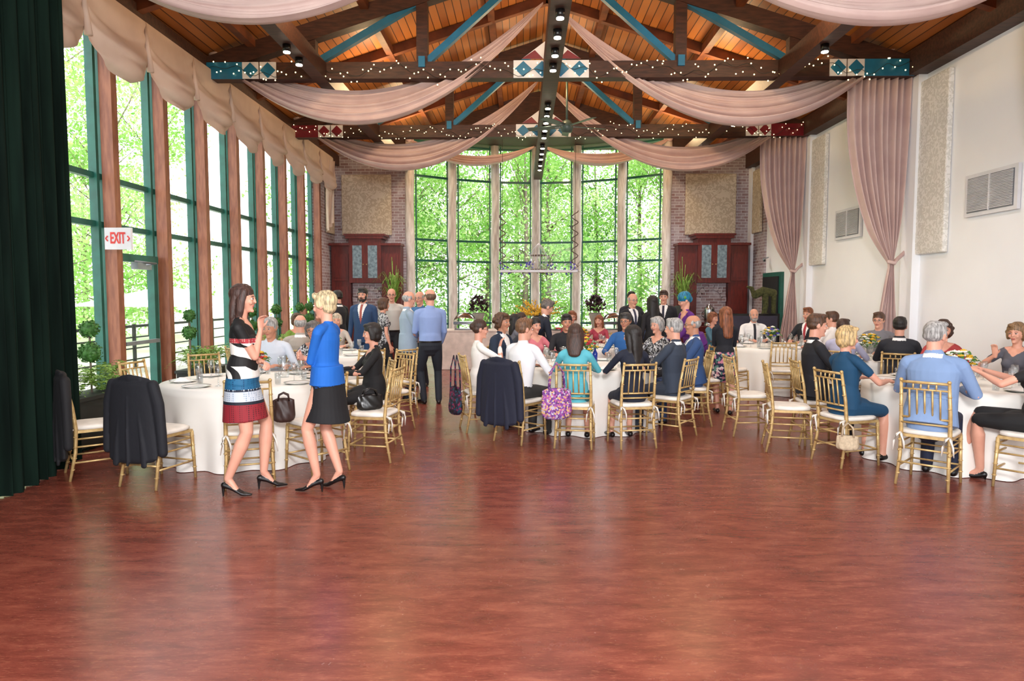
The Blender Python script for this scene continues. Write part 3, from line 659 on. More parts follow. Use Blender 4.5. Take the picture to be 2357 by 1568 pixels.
    if outfit=='suit':
        isT=(mi==TP)&(Yf>.03)&(np.abs(X)<.12)
        v=isT&(Hh>.2)&(Hh<.56)&(np.abs(X)<(Hh-.2)*.26)
        mi[v]=SI
        if tie: mi[v&(np.abs(X)<.024)]=TI
        mi[((mi==TP)|(mi==SK))&(Hh>.505)&(Hh<.54)&(np.abs(X)<.075)&(np.abs(Yf)<.09)]=SI
    elif outfit=='shirt' and tie:
        mi[(mi==TP)&(Yf>.03)&(Hh>.08)&(Hh<.52)&(np.abs(X)<.026)]=TI
    elif f:
        v=(mi==TP)&(Yf>.0)&(Hh>.42)&(np.abs(X)<(Hh-.42)*1.1+.005); mi[v]=SK
    if outfit=='shirt' and legs=='pants' and not f:
        mi[(mi==TP)&(Hh<.04)&(Hh>-.2)&(np.abs(X)<.2)&(np.abs(Yf)<.2)]=BT
        if not sit: mi[(mi==BT)&(Hh>.01)&(Hh<.04)]=SH
    B=MB(); RM=Matrix((hs,hf,hu)).transposed()
    for q in(-1,1):
        B.sph(Hd(q*.03,.0745,.003),(.0135*k,.010*k,.0075*k),8,10,8,RM); B.sph(Hd(q*.03,.083,.003),(.006*k,.004*k,.006*k),9,8,6,RM)
        B.tube([Hd(q*.014,.0835,.022),Hd(q*.03,.0825,.027),Hd(q*.048,.073,.022)],[.0024*k,.003*k,.0018*k],10,6)
        B.tube([Hd(q*.017,.0825,.008),Hd(q*.03,.086,.0115),Hd(q*.045,.078,.007)],.0018*k,10,5)
        if glasses:
            B.tube([Hd(q*.031+.021*cos(a),.096-.006*abs(cos(a)),.0+.016*sin(a)) for a in np.linspace(0,2*pi,13)],.0016*k,9,5,cap=False)
            B.tube([Hd(q*.052,.09,.004),Hd(q*.078,.03,.004),Hd(q*.078,-.01,0)],.0016*k,9,5)
    if glasses: B.tube([Hd(-.01,.096,.004),Hd(.01,.096,.004)],.0016*k,9,5)
    em2=B.mesh('x',[]) 
    bm=bmesh.new(); bm.from_mesh(em); bm.from_mesh(em2); bm.to_mesh(em); bm.free(); bpy.data.meshes.remove(em2)
    em.materials.clear()
    for m in mats: em.materials.append(m)
    nt_=len(em.polygons); allm=np.zeros(nt_,dtype=np.int32); allm[:nf]=mi; allm[nf:]=np.array(B.m,dtype=np.int32)[:nt_-nf]
    em.polygons.foreach_set('material_index',allm); em.polygons.foreach_set('use_smooth',np.ones(nt_,dtype=bool)); em.update()
    em.name=name
    return put(name,em,(x,y,0),yaw)
D=math.radians
def dressm():
    m,nt,b=nodes('banded_print_dress'); b.inputs['Roughness'].default_value=.7
    tc=nt.nodes.new('ShaderNodeTexCoord'); sp=nt.nodes.new('ShaderNodeSeparateXYZ'); nt.links.new(tc.outputs['Object'],sp.inputs[0])
    zz=math_node(nt,'DIVIDE',sp.outputs[2],1.6)
    w=nt.nodes.new('ShaderNodeTexWave'); w.inputs['Scale'].default_value=4.2; w.inputs['Distortion'].default_value=9; w.inputs['Detail'].default_value=0; w.bands_direction='DIAGONAL'; nt.links.new(tc.outputs['Object'],w.inputs['Vector'])
    zb=nt.nodes.new('ShaderNodeValToRGB'); zb.color_ramp.interpolation='CONSTANT'; zb.color_ramp.elements[0].color=lin((16,16,18)); zb.color_ramp.elements[1].position=.55; zb.color_ramp.elements[1].color=lin((236,234,228)); nt.links.new(w.outputs[0],zb.inputs[0])
    c=nt.nodes.new('ShaderNodeTexVoronoi'); c.inputs['Scale'].default_value=60; c.inputs['Randomness'].default_value=0; nt.links.new(tc.outputs['Object'],c.inputs['Vector'])
    dots=math_node(nt,'LESS_THAN',c.outputs['Distance'],.33)
    def ramp(st):
        r=nt.nodes.new('ShaderNodeValToRGB'); cr=r.color_ramp; cr.interpolation='CONSTANT'
        while len(cr.elements)<len(st): cr.elements.new(.5)
        for e,(p,col) in zip(cr.elements,st): e.position=p/1.6; e.color=col
        nt.links.new(zz,r.inputs[0]); return r.outputs[0]
    K=lin((14,14,16))
    base=ramp([(0,lin((140,30,42))),(.76,lin((20,26,40))),(.785,lin((190,198,208))),(.865,lin((20,30,50))),(.885,lin((26,96,136))),(.97,K),(1.26,lin((170,50,60))),(1.30,K)])
    alt=ramp([(0,lin((70,14,24))),(.76,lin((20,26,40))),(.785,lin((130,150,172))),(.865,lin((200,210,220))),(.885,lin((15,60,100))),(.97,K),(1.26,lin((210,170,160))),(1.30,K)])
    zm=ramp([(0,(0,0,0,1)),(.97,(1,1,1,1)),(1.07,(0,0,0,1)),(1.12,(1,1,1,1)),(1.26,(0,0,0,1))])
    m1=nt.nodes.new('ShaderNodeMixRGB'); nt.links.new(dots,m1.inputs[0]); nt.links.new(base,m1.inputs[1]); nt.links.new(alt,m1.inputs[2])
    m2=nt.nodes.new('ShaderNodeMixRGB'); nt.links.new(zm,m2.inputs[0]); nt.links.new(m1.outputs[0],m2.inputs[1]); nt.links.new(zb.outputs[0],m2.inputs[2])
    nt.links.new(m2.outputs[0],b.inputs['Base Color']); return m
def printm(name,cols_,sc):
    m,nt,b=nodes(name); b.inputs['Roughness'].default_value=.8
    tc=nt.nodes.new('ShaderNodeTexCoord'); v=nt.nodes.new('ShaderNodeTexVoronoi'); v.inputs['Scale'].default_value=sc; nt.links.new(tc.outputs['Object'],v.inputs['Vector'])
    sp=nt.nodes.new('ShaderNodeSeparateXYZ'); nt.links.new(v.outputs['Color'],sp.inputs[0]); r=nt.nodes.new('ShaderNodeValToRGB'); cr=r.color_ramp; cr.interpolation='CONSTANT'
    while len(cr.elements)<len(cols_): cr.elements.new(.5)
    for i,e in enumerate(cr.elements): e.position=i/len(cols_); e.color=lin(cols_[i])
    nt.links.new(sp.outputs[0],r.inputs[0]); nt.links.new(r.outputs[0],b.inputs['Base Color']); return m
floral=printm('floral_print',[(30,34,60),(30,34,60),(190,120,140),(90,130,120),(30,34,60),(210,190,190)],34)
bwprint=printm('monochrome_print',[(60,60,64),(200,200,200),(30,30,34),(150,150,155)],60)
paisley=printm('paisley_print',[(110,60,140),(170,90,150),(200,160,110),(90,40,110),(180,170,190),(130,70,140)],60)
HB=(74,46,34);HD=(32,24,22);HG=(186,184,182);HBL=(226,204,160);HBR=(96,62,40);HRD=(150,86,52)
person('woman_in_patterned_dress',-2.32,5.6,D(-78),1.68,'f',turn=-8,nod=2,topm=dressm(),legs='dress',sleeve='short',hair='long',hc=(78,50,42),heels=True,vox=.0052,fat=1.1,
  aR=(.02,.15,1.37),dR=(-.1,.0,1),tR=(-.5,.4,.2),aL=(.08,.17,1.10),curl=.9,hem=.62,feet=[(.10,-.12,-8),(-.09,.13,14)],hint=(.5,-.3,-1))
person('woman_in_blue_jacket',-1.64,5.68,D(78),1.62,'f',turn=0,nod=4,top=(16,96,186),bot=(16,16,20),legs='skirt',outfit='blazer',sleeve='three',hair='pixie',hc=HBL,heels=True,vox=.0052,fat=1.08,
  aR=(-.08,.18,1.13),dR=(-1,.05,.25),tR=(0,.2,1),aL=(.07,.23,1.08),dL=(1,.0,.2),tL=(0,.2,1),curl=.6,hem=.6,feet=[(.07,-.06,-4),(-.08,.07,8)],hint=(.6,-.2,-1))
st=dict()
person('man_in_blue_suit',-2.83,12.1,D(172),1.80,top=(38,66,104),bot=(38,66,104),outfit='suit',tie=(170,90,80),hc=HD,hair='short',beard=True,**st)
person('man_in_grey_jacket',-1.78,10.55,D(-70),1.73,top=(148,166,184),bot=(28,36,54),outfit='suit',hc=HG,hair='bald',glasses=True,fat=1.12,nod=8,aR=(.12,.35,1.05),**st)
person('man_in_blue_shirt',-1.40,10.3,D(18),1.76,top=(138,160,208),bot=(30,36,46),outfit='shirt',hc=(120,90,70),hair='bald',turn=25,aR=(.2,.2,.9),feet=[(.12,-.02,-10),(-.10,.03,15)],aL=(-.16,.28,1.0),fat=1.08,**st)
person('woman_in_print_blouse',-2.4,11.7,D(-60),1.62,'f',topm=bwprint,bot=(24,24,28),sleeve='short',hair='bob',hc=HBR,**st)
person('man_with_glasses',-2.5,13.0,D(190),1.80,top=(200,196,190),hc=HBR,glasses=True,hair='bald',**st)
person('man_in_teal_shirt',-1.85,12.3,D(160),1.74,top=(60,110,160),hc=HG,hair='bald',glasses=True,**st)
person('man_in_dark_jacket',-3.55,13.1,D(60),1.76,top=(26,28,34),outfit='suit',hc=HD,**st)
person('girl_in_floral_skirt',2.82,9.55,D(-12),1.50,'f',top=(22,24,34),botm=floral,legs='skirt',hair='vlong',hc=HRD,sleeve='long',turn=25,aR=(.05,.28,1.0),aL=(-.05,.28,.98),feet=[(.08,-.12,-10),(-.08,.04,10)],vox=.0075,hem=.58)
person('woman_in_purple_jacket',2.62,10.35,D(100),1.74,'f',top=(92,32,122),bot=(30,24,40),outfit='blazer',hair='scarf',hc=(20,130,170),tie=(90,150,60),glasses=True,lean=20,nod=18,fat=1.25,aR=(.15,.45,.95),aL=(-.15,.47,.92),**st)
person('woman_in_dark_dress',2.2,11.6,D(20),1.66,'f',top=(28,26,30),legs='dress',hair='vlong',hc=HD,**st)
person('man_in_black_suit',1.9,11.9,D(200),1.70,top=(26,28,36),outfit='suit',tie=(60,60,80),hc=HG,hair='bald',glasses=True,**st)
person('young_man_in_suit',2.65,12.9,D(165),1.76,top=(24,26,34),outfit='suit',tie=(40,40,60),hc=HB,**st)
person('young_man_in_waistcoat',2.15,13.6,D(190),1.74,top=(40,40,50),hc=HD,glasses=True,**st)
person('man_leaning_over_table',.0,10.6,D(-75),1.76,top=(24,30,46),bot=(24,30,46),outfit='suit',hc=(120,110,104),hair='short',lean=46,nod=26,aR=(.15,.6,.86),aL=(-.15,.62,.86),**st)
def sit(name,x,y,tb,yaw=None,ch=True,**k):
    a=look(x,y,tb) if yaw is None else D(yaw)
    if ch: chair(x,y,a)
    k.setdefault('vox',.008 if y<9.5 else .0095)
    person(name,x,y,a,sit=True,**k)
sit('woman_in_white_blouse',-.5,8.35,T2,H=1.66,sex='f',top=(238,234,230),bot=(230,226,220),hair='updo',hc=HB,glasses=True,aR=(.1,.2,1.02),dR=(-.2,.3,1),turn=-8)
sit('man_in_white_shirt',-.02,7.72,T2,H=1.74,top=(232,232,236),bot=(50,48,46),hair='short',hc=(130,90,60),lean=10,turn=-25)
sit('man_in_navy_suit',-.35,9.35,T2,H=1.80,top=(26,42,64),bot=(26,42,64),outfit='suit',hair='curly',hc=HBR,lean=12,skin=1,turn=-10)
sit('woman_in_turquoise_cardigan',.58,7.48,T2,H=1.62,sex='f',top=(90,180,196),bot=(40,110,120),hair='long',hc=HB,legs='skirt',turn=0,nod=12)
sit('woman_in_navy_dress',1.2,7.5,T2,yaw=12,H=1.60,sex='f',top=(22,28,46),legs='dress',hair='vlong',hc=HD,turn=35,lean=4)
sit('man_in_charcoal_suit',1.74,7.98,T2,yaw=52,H=1.72,top=(46,56,72),bot=(40,48,62),outfit='suit',hc=HG,turn=8)
sit('older_man_in_blue_suit',2.15,8.75,T2,yaw=88,H=1.75,top=(44,74,122),bot=(38,60,100),outfit='suit',tie=(60,70,110),hc=HG,hair='bald',glasses=True,skin=1)
sit('woman_in_striped_jacket',1.85,9.5,T2,H=1.66,sex='f',topm=bwprint,hair='bob',hc=HG)
sit('man_in_bright_blue_shirt',1.5,10.02,T2,H=1.74,top=(40,96,160),hc=(60,56,54),glasses=True,skin=1)
sit('man_in_dark_shirt',.65,10.05,T2,H=1.70,top=(26,26,32),hc=HD,skin=1)
sit('girl_in_pink_top',.2,9.98,T2,H=1.60,sex='f',top=(214,120,130),hair='updo',hc=HD)
sit('woman_in_red_top',.95,13.15,T6,H=1.66,sex='f',top=(140,40,60),hair='bob',hc=HRD,glasses=True)
sit('girl_with_red_hair',1.45,13.05,T6,H=1.50,sex='f',top=(170,60,80),hair='long',hc=HRD)
sit('girl_in_white_top',1.9,12.7,T6,H=1.5,sex='f',top=(220,220,230),hair='long',hc=HBR)
sit('boy_in_blue_shirt',2.1,11.95,T6,yaw=80,H=1.5,top=(90,110,160),hc=HB)
sit('woman_in_grey_cardigan',-.1,11.6,T6,H=1.62,sex='f',top=(110,110,120),hair='long',hc=HD)
sit('woman_in_black_top',.0,12.5,T6,H=1.62,sex='f',top=(30,28,32),hair='long',hc=HB)
sit('man_with_grey_hair',-3.08,8.32,T1,H=1.74,top=(206,214,226),hc=HG,hair='short',lean=14,nod=10,turn=-20,skin=1)
sit('woman_with_glasses',-2.58,8.32,T1,H=1.62,sex='f',topm=bwprint,hair='curly',hc=(110,104,102),glasses=True,skin=1,turn=15)
sit('woman_in_black_cardigan',-1.7,7.55,T1,H=1.64,sex='f',top=(18,17,20),legs='dress',hair='bob',hc=HD,fat=1.15)
sit('older_man_in_beige_jacket',-3.05,9.32,T5,yaw=15,H=1.72,top=(170,160,150),outfit='suit',hc=HG,hair='bald')
sit('woman_in_green_cardigan',-3.75,11.3,T5,H=1.66,sex='f',top=(120,150,60),hair='bob',hc=HBR)
sit('woman_with_white_hair',-3.15,11.5,T5,H=1.64,sex='f',top=(190,180,170),hair='bob',hc=(216,200,176))
sit('man_in_pale_blue_jacket',3.58,5.98,T3,yaw=-44,H=1.80,top=(124,150,190),bot=(28,36,60),outfit='suit',hc=HG,turn=-20,fat=1.16,lean=6,vox=.007)
sit('woman_in_teal_lace_dress',3.2,6.72,T3,yaw=-72,H=1.66,sex='f',top=(14,66,100),legs='dress',sleeve='short',hair='bob',hc=(224,190,134),turn=-18,fat=1.1,vox=.007,glasses=True)
sit('man_in_black_suit_seated',3.3,7.65,T3,yaw=-95,H=1.84,top=(22,24,32),bot=(22,24,32),outfit='suit',tie=(50,110,180),hc=HBR,turn=-5,vox=.007)
sit('woman_in_black_dress',4.36,5.85,T3,yaw=40,H=1.70,sex='f',top=(18,18,20),legs='dress',sleeve='short',hair='long',hc=(190,150,100),turn=20,aL=(-.2,.34,.98),aR=(.05,.38,.98),vox=.007,heels=True,feet=[((.0,.40,.60),(-.05,.52,.16)),((-.1,.38,.55),(-.02,.36,.10))])
sit('woman_with_curly_hair',5.4,7.55,T3,H=1.66,sex='f',top=(90,90,100),sleeve='short',hair='curly',hc=(150,116,80),aR=(.08,.25,1.0),dR=(0,.2,1))
sit('smiling_woman',4.95,8.1,T3,H=1.68,sex='f',top=(170,60,60),hair='curly',hc=HB)
sit('man_with_dark_hair',4.85,8.85,T7,yaw=-30,H=1.70,top=(34,36,44),outfit='suit',hc=HD,glasses=True)
sit('man_in_grey_polo',5.4,10.45,(4.9,9.9),H=1.74,top=(120,120,128),hc=HBR,glasses=True)
sit('man_in_lavender_shirt',4.3,9.2,T7,H=1.62,top=(180,180,206),hc=HB)
sit('woman_in_blue_blouse',3.6,12.9,T4,H=1.62,sex='f',top=(70,110,130),hair='bob',hc=HRD)
sit('man_with_white_beard',4.45,13.2,T4,H=1.74,top=(238,238,238),hc=HG,hair='bald',beard=True,tie=(40,40,50),fat=1.1)
sit('laughing_man_in_suit',5.3,12.8,T4,H=1.80,top=(28,30,38),outfit='suit',tie=(170,50,60),hc=HRD)
sit('man_in_cream_shirt',4.9,10.95,T4,H=1.74,top=(238,232,228),hc=HBR,turn=30)
for x,y,t in((-3.22,5.92,T1),(-3.95,6.2,T1),(-2.42,5.95,T1),(-1.95,6.35,T1),(-1.5,6.85,T1),(-4.05,7.35,T1),(-3.8,8.2,T1),(-1.75,9.35,T5),(-2.15,9.25,T5),(-1.65,8.35,T1),(-3.85,9.5,T5),
   (2.85,7.3,T3),(2.7,8.15,(4,8.2)),(3.35,10.95,T4),(4.1,10.85,T4),(3.15,11.75,T4),(2.55,9.6,T2),(-4.1,11.0,T5)):
    chair(x,y,look(x,y,t))
def jacket(name,x,y,rz,col,long=.1):
    F=Fig(); X_=(1,0,0)
    F.loft([(V((0,-.25,.935)),.205,.035),(V((0,-.26,.90)),.235,.052),(V((0,-.265,.75)),.24,.055),(V((0,-.275,.5)),.245,.05),(V((.01,-.28,.3-long*.3)),.26,.045)],0,X_,flat=False,n=28)
    for q in(-1,1): F.loft([(V((q*.215,-.25,.90)),.045,.05),(V((q*.265,-.25,.74)),.042,.055),(V((q*.29,-.25,.5)),.038,.045),(V((q*.30,-.25,.33)),.038,.04)],0,(0,1,0),n=12)
    F.loft([(V((0,-.315,.8)),.006,.008),(V((0,-.33,.45)),.009,.01),(V((.0,-.33,.25-long*.3)),.012,.012)],0,X_,n=8)
    for w in(-.13,.15): F.loft([(V((w*.7,-.31,.7)),.008,.006),(V((w,-.32,.4)),.02,.012),(V((w*1.1,-.32,.25-long*.3)),.03,.015)],0,X_,n=8)
    F.loft([(V((-.1,-.27,.945)),.018,.03),(V((0,-.285,.955)),.018,.035),(V((.1,-.27,.945)),.018,.03)],0,(0,1,0),n=10)
    me=bpy.data.meshes.new('t'); me.from_pydata([tuple(v) for v in F.v],[],F.f); o=put(name,me,(x,y,0),rz); me.materials.append(cl(col))
    md=o.modifiers.new('r','REMESH'); md.mode='VOXEL'; md.voxel_size=.008; md.use_smooth_shade=True; ms=o.modifiers.new('s','SMOOTH'); ms.iterations=3
jacket('draped_black_jacket',-3.22,5.92,look(-3.22,5.92,T1),(20,22,30))
jacket('draped_navy_blazer',-.1,7.6,look(-.02,7.72,T2),(20,24,44))
jacket('draped_dark_coat',-3.95,6.2,look(-3.95,6.2,T1),(18,18,22),.3)
def bag(name,loc,rz,m,w=.32,h=.28,hl=.2):
    b=MB()
    def fn(u,v):
        a=2*pi*u; z=h*v; k=(1-.12*v)*(.55+.45*math.sqrt(max(0,1-(1-min(1,v*3))**2))); k*= 1 if v<.97 else .6
        return (w/2*k*cos(a)+.006*sin(a*9),.07*k*(1-.5*v)*sin(a)+.004*sin(a*7+v*9),z)
    b.grid(fn,40,14,0)
    for q in(-1,1): b.tube([(-w*.25,q*.03,h*.9),(-w*.2,q*.03,h+hl*.6),(0,q*.02,h+hl),(w*.2,q*.03,h+hl*.6),(w*.25,q*.03,h*.9)],.009,0,6)
    b.obj(name,[m],loc,rz)
bag('quilted_tote_bag',(.36,7.18,.34),.15,paisley,.34,.33,.27)
bag('embroidered_bag',(-.82,8.25,.2),look(-.5,8.35,T2)+.3,printm('dark_weave',[(40,20,50),(120,30,70),(30,60,80),(24,20,30)],40),.28,.34,.38)
bag('straw_clutch',(3.05,6.38,.2),-.4,mat('woven_straw',(196,176,148),.8,vscale=60),.2,.14,.12)
bag('brown_handbag',(-2.2,6.2,.485),.3,mat('brown_leather',(60,38,34),.5),.2,.22,.05)
bag('black_handbag',(-1.55,6.85,.49),.5,black_s,.28,.16,.06)

# ------------------------------------------------ plants / buffet
def fernmesh(b,c,r,h,n,mi,rn,ln=14):
    for k in range(n):
        a=rn.uniform(0,6.28); l=r*rn.uniform(.6,1.1); hh=h*rn.uniform(.5,1.1); d=V((cos(a),sin(a),0)); sdv=V((-sin(a),cos(a),0))
        for j in range(ln):
            t=j/(ln-1); p=V(c)+d*(l*t)+V((0,0,hh*(sin(pi*t*.75))*1.0-.25*h*t*t)); w=.05*sin(pi*min(1,t+.12))+.006
            for q in(-1,1): b.add([p,p+sdv*q*w+d*.02,p+sdv*q*w*.9+d*.035+V((0,0,-.012)),p+d*.012],[(0,1,2,3)],mi)
def planter(x,y,tops,seed):
    rn=random.Random(seed); b=MB(); b.box((0,0,.3),(.34,.95,.5),0); b.box((0,0,.56),(.38,.99,.04),0); 
    for k in(-1,1): fernmesh(b,(0,k*.25,.57),.4,.34,44,1,rn)
    for yy,zs in tops:
        b.tube([(0,yy,.4),(0,yy,zs[-1][0])],.012,3,6)
        for zc,r in zs:
            for j in range(int(260*r/.12)):
                a=rn.uniform(0,6.28); c=rn.uniform(-1,1); q=math.sqrt(1-c*c); n=V((q*cos(a),q*sin(a),c)); p=V((0,yy,zc))+n*r*rn.uniform(.8,1.05)
                t1=V((rn.uniform(-1,1),rn.uniform(-1,1),rn.uniform(-1,1))).normalized()*.02; t2=n.cross(t1).normalized()*.014
                b.add([p-t1,p+t2,p+t1,p-t2],[(0,1,2,3)],2)
            b.sph((0,yy,zc),r*.85,2,12,8)
    b.obj('topiary_planter',[terr,leafy,leafm,barkm],(x,y,0))
planter(-4.75,7.35,[(0.05,[(1.02,.12),(1.28,.1)])],1); planter(-4.75,10.05,[(-.4,[(1.12,.1),(1.36,.09)])],2)
planter(-4.75,11.9,[(0,[(1.12,.1),(1.36,.09)])],3); planter(-4.75,13.3,[(-.2,[(1.12,.11),(1.38,.1)])],4); planter(-4.75,14.8,[(-.3,[(1.15,.11),(1.4,.1)]),(.35,[(1.15,.11),(1.4,.1)])],5)
b=MB()
def bf(u,v):
    per=[(-1.9,15.1),(3.0,15.1),(3.0,15.95),(-1.9,15.95),(-1.9,15.1)]; q=u*4; i=min(3,int(q)); f=q-i; x=per[i][0]+(per[i+1][0]-per[i][0])*f; y=per[i][1]+(per[i+1][1]-per[i][1])*f
    w=.04*v*sin(u*170); nx=(0,1,0,-1)[i]; ny=(-1,0,1,0)[i]; return (x+nx*w,y+ny*w,.86*(1-v)+.005)
b.grid(bf,240,5,0); b.box((.55,15.52,.86),(4.92,.87,.02),0); b.obj('buffet_table',[mat('blush_tablecloth',(226,208,198),.8)])
def chafer(x,y):
    b=MB(); b.box((0,0,.16),(.5,.34,.06),0); b.box((0,0,.02),(.46,.3,.03),0)
    for a in(-1,1):
        for c in(-1,1): b.tube([(a*.22,c*.14,0),(a*.22,c*.14,.16)],.012,0,6)
    def fn(u,v):
        a=pi*u; return (-.25*cos(a),.0+.17*(2*v-1),.2+.2*sin(a)*math.sqrt(max(0,1-(2*v-1)**2*.85)))
    b.grid(fn,18,10,0); b.tube([(-.08,-.17,.3),(-.05,-.22,.31),(.05,-.22,.31),(.08,-.17,.3)],.01,1,6); b.obj('chafing_dish',[silver,black_s],(x,y,.87))
chafer(-1.3,15.4); chafer(2.05,15.4)
def darkplant(x,y):
    b=MB(); b.lathe([(.001,0),(.1,0),(.07,.05),(.1,.2),(.15,.36),(.13,.38)],mi=0); rn=random.Random(int(x*10))
    for k in range(190):
        a=rn.uniform(0,6.28); c=rn.uniform(-.6,1); q=math.sqrt(1-c*c)*rn.uniform(.5,1); p=V((.25*q*cos(a),.25*q*sin(a),.55+.22*c)); t=V((rn.uniform(-1,1),rn.uniform(-1,1),rn.uniform(-1,1))).normalized()
        t2=t.cross(V((0,0,1))).normalized(); b.add([p-t*.06,p+t2*.035,p+t*.06,p-t2*.035],[(0,1,2,3)],1)
    b.obj('burgundy_foliage_arrangement',[mat('stone_urn',(150,142,132),.8),dplant],(x,y,.87))
darkplant(-1.02,15.7); darkplant(1.66,15.7)
b=MB(); rn=random.Random(5); b.lathe([(.001,0),(.09,0),(.12,.1),(.06,.26),(.08,.3)],mi=0)
for k in range(80):
    a=rn.uniform(0,6.28); l=rn.uniform(.3,.65); e=rn.uniform(.15,1.1); p0=V((0,0,.28)); p1=V((l*cos(a)*cos(e),l*sin(a)*cos(e)*.5,.28+l*sin(e)*.8)); b.tube([p0,p0.lerp(p1,.5)+V((0,0,.05)),p1],.003,1,4)
    for j in range(6): p=p0.lerp(p1,.4+.1*j+.05)+V((rn.uniform(-.03,.03),rn.uniform(-.03,.03),.03)); b.sph(p,(.016,.016,.02),2,5,4)
b.obj('forsythia_bouquet',[greym,barkm,yel],(.32,15.45,.87))
for px in(.0,.8):
    b=MB(); b.lathe([(.001,.01),(.16,.012),(.22,.03),(.2,.02),(.001,0)],mi=0,n=20)
    for k in range(14): b.sph((random.uniform(-.1,.1),random.uniform(-.1,.1),.035),(.03,.03,.025),1+k%2,6,4)
    b.obj('serving_platter',[silver,leafy,redf],(px,15.3,.87))
b=MB(); X0,X1=-.5,1.2; b.box((.35,0,0),(1.7,.4,.05),0)
for x in(X0+.05,X1-.05):
    for yy in(-.15,.15): b.tube([(x,yy,0),(x,0,1.2),(x,0,2.88)],.005,2,4)
    b.tube([(x+.07*cos(t*.9),.07*sin(t*.9),.1+t*.035) for t in range(36)],.012,2,5)
b.lathe([(.18,.02),(.18,.05)],(.35,0,0),2,14); b.lathe([(.185,.34),(.185,.36)],(.35,0,0),2,14)
for k in range(18): a=k*pi/9; b.tube([(.35+.19*cos(a),.19*sin(a),.03),(.35+.19*cos(a),.19*sin(a),.35),(.35+.1*cos(a),.1*sin(a),.52),(.35,0,.62)],.005,0,4)
rn=random.Random(8)
for k in range(70):
    x=rn.choice([X0+.1,.1,.55,X1-.15])+rn.gauss(0,.09); p=V((x,rn.uniform(-.2,.2),rn.uniform(-.08,.2))); b.sph(p,.025,3 if k%3 else 0,5,4)
for k in range(40):
    x=rn.uniform(X0,X1); p=V((x,rn.uniform(-.2,.2),0)); q=p+V((rn.uniform(-.25,.25),rn.uniform(-.1,.1),rn.uniform(-.15,.45))); b.tube([p,q],.004,1,4); b.sph(q,.012,4,5,4)
b.obj('hanging_birdcage_shelf',[white_p,barkm,mat('twisted_vine',(110,92,84),.8),pur,leafy],(0,15.2,2.18))
for x in(-3.3,4.05):
    b=MB(); rn=random.Random(int(x*10)); b.lathe([(.001,0),(.14,0),(.2,.5),(.17,.52)],mi=0); 
    for k in range(70):
        a=rn.uniform(0,6.28); l=rn.uniform(.25,.55); hh=rn.uniform(.3,.9); d=V((cos(a),sin(a),0)); sv=V((-sin(a),cos(a),0)); P_=[]
        for j in range(7): t=j/6; P_.append(V((0,0,.5))+d*l*t+V((0,0,hh*sin(pi*t*.7))))
        for j in range(6): w=.018*(1-j/6)+.003; b.add([P_[j]-sv*w,P_[j]+sv*w,P_[j+1]+sv*w*.8,P_[j+1]-sv*w*.8],[(0,1,2,3)],1)
    for k in range(4): b.tube([(0,0,.5),(rn.uniform(-.15,.15),0,1.45+.1*k)],.006,1,4); 
    b.obj('potted_spider_plant',[terr,leafy],(x,17.4,.87)); b=MB(); b.box((0,0,.435),(.4,.4,.87),0); b.obj('plant_stand',[cab],(x,17.4,0))
b=MB(); b.lathe([(.001,0),(.14,0),(.12,.04),(.1,.1),(.12,.13),(.13,.42),(.12,.46),(.05,.52),(.02,.56)],n=20); b.tube([(0,-.12,.16),(0,-.19,.16),(0,-.19,.12)],.014,0,6); 
for q in(-1,1): b.tube([(q*.12,0,.22),(q*.18,0,.26),(q*.18,0,.34),(q*.12,0,.38)],.01,1,6)
b.obj('coffee_urn',[silver,black_s],(4.7,17.3,.87)); b=MB(); b.box((0,0,.42),(1.4,.5,.84)); b.box((0,0,.855),(1.5,.56,.03)); b.obj('sideboard',[cab],(4.6,17.35,0))
b=MB(); b.box((0,0,.62),(1.5,.06,1.24),0); b.box((0,-.03,.62),(1.4,.02,1.14),1); b.obj('folding_partition',[black_s,mat('partition_fabric',(62,60,76),.9)],(5.0,15.4,0))
F=Fig(); F.loft([(V((-.25,0,1.65)),.06,.09),(V((-.05,0,1.75)),.08,.1),(V((.2,0,1.7)),.07,.09)],0,(0,1,0)); F.loft([(V((-.05,0,1.1)),.05,.05),(V((.02,0,1.4)),.06,.06),(V((.0,0,1.7)),.08,.08)],0); F.loft([(V((.2,0,1.1)),.045,.045),(V((.2,0,1.7)),.06,.06)],0); F.loft([(V((-.25,0,1.65)),.05,.05),(V((-.32,0,1.82)),.045,.05),(V((-.4,0,1.84)),.03,.03)],0,(0,1,0)); F.loft([(V((-.05,0,.0)),.2,.2),(V((0,0,1.1)),.16,.16)],0)
me=bpy.data.meshes.new('moss'); me.from_pydata([tuple(v) for v in F.v],[],F.f); me.materials.append(mat('moss',(86,88,50),.95,rgb2=(56,58,32),vscale=20,bump=1,bscale=40)); put('moss_sculpture',me,(5.6,15.9,0))

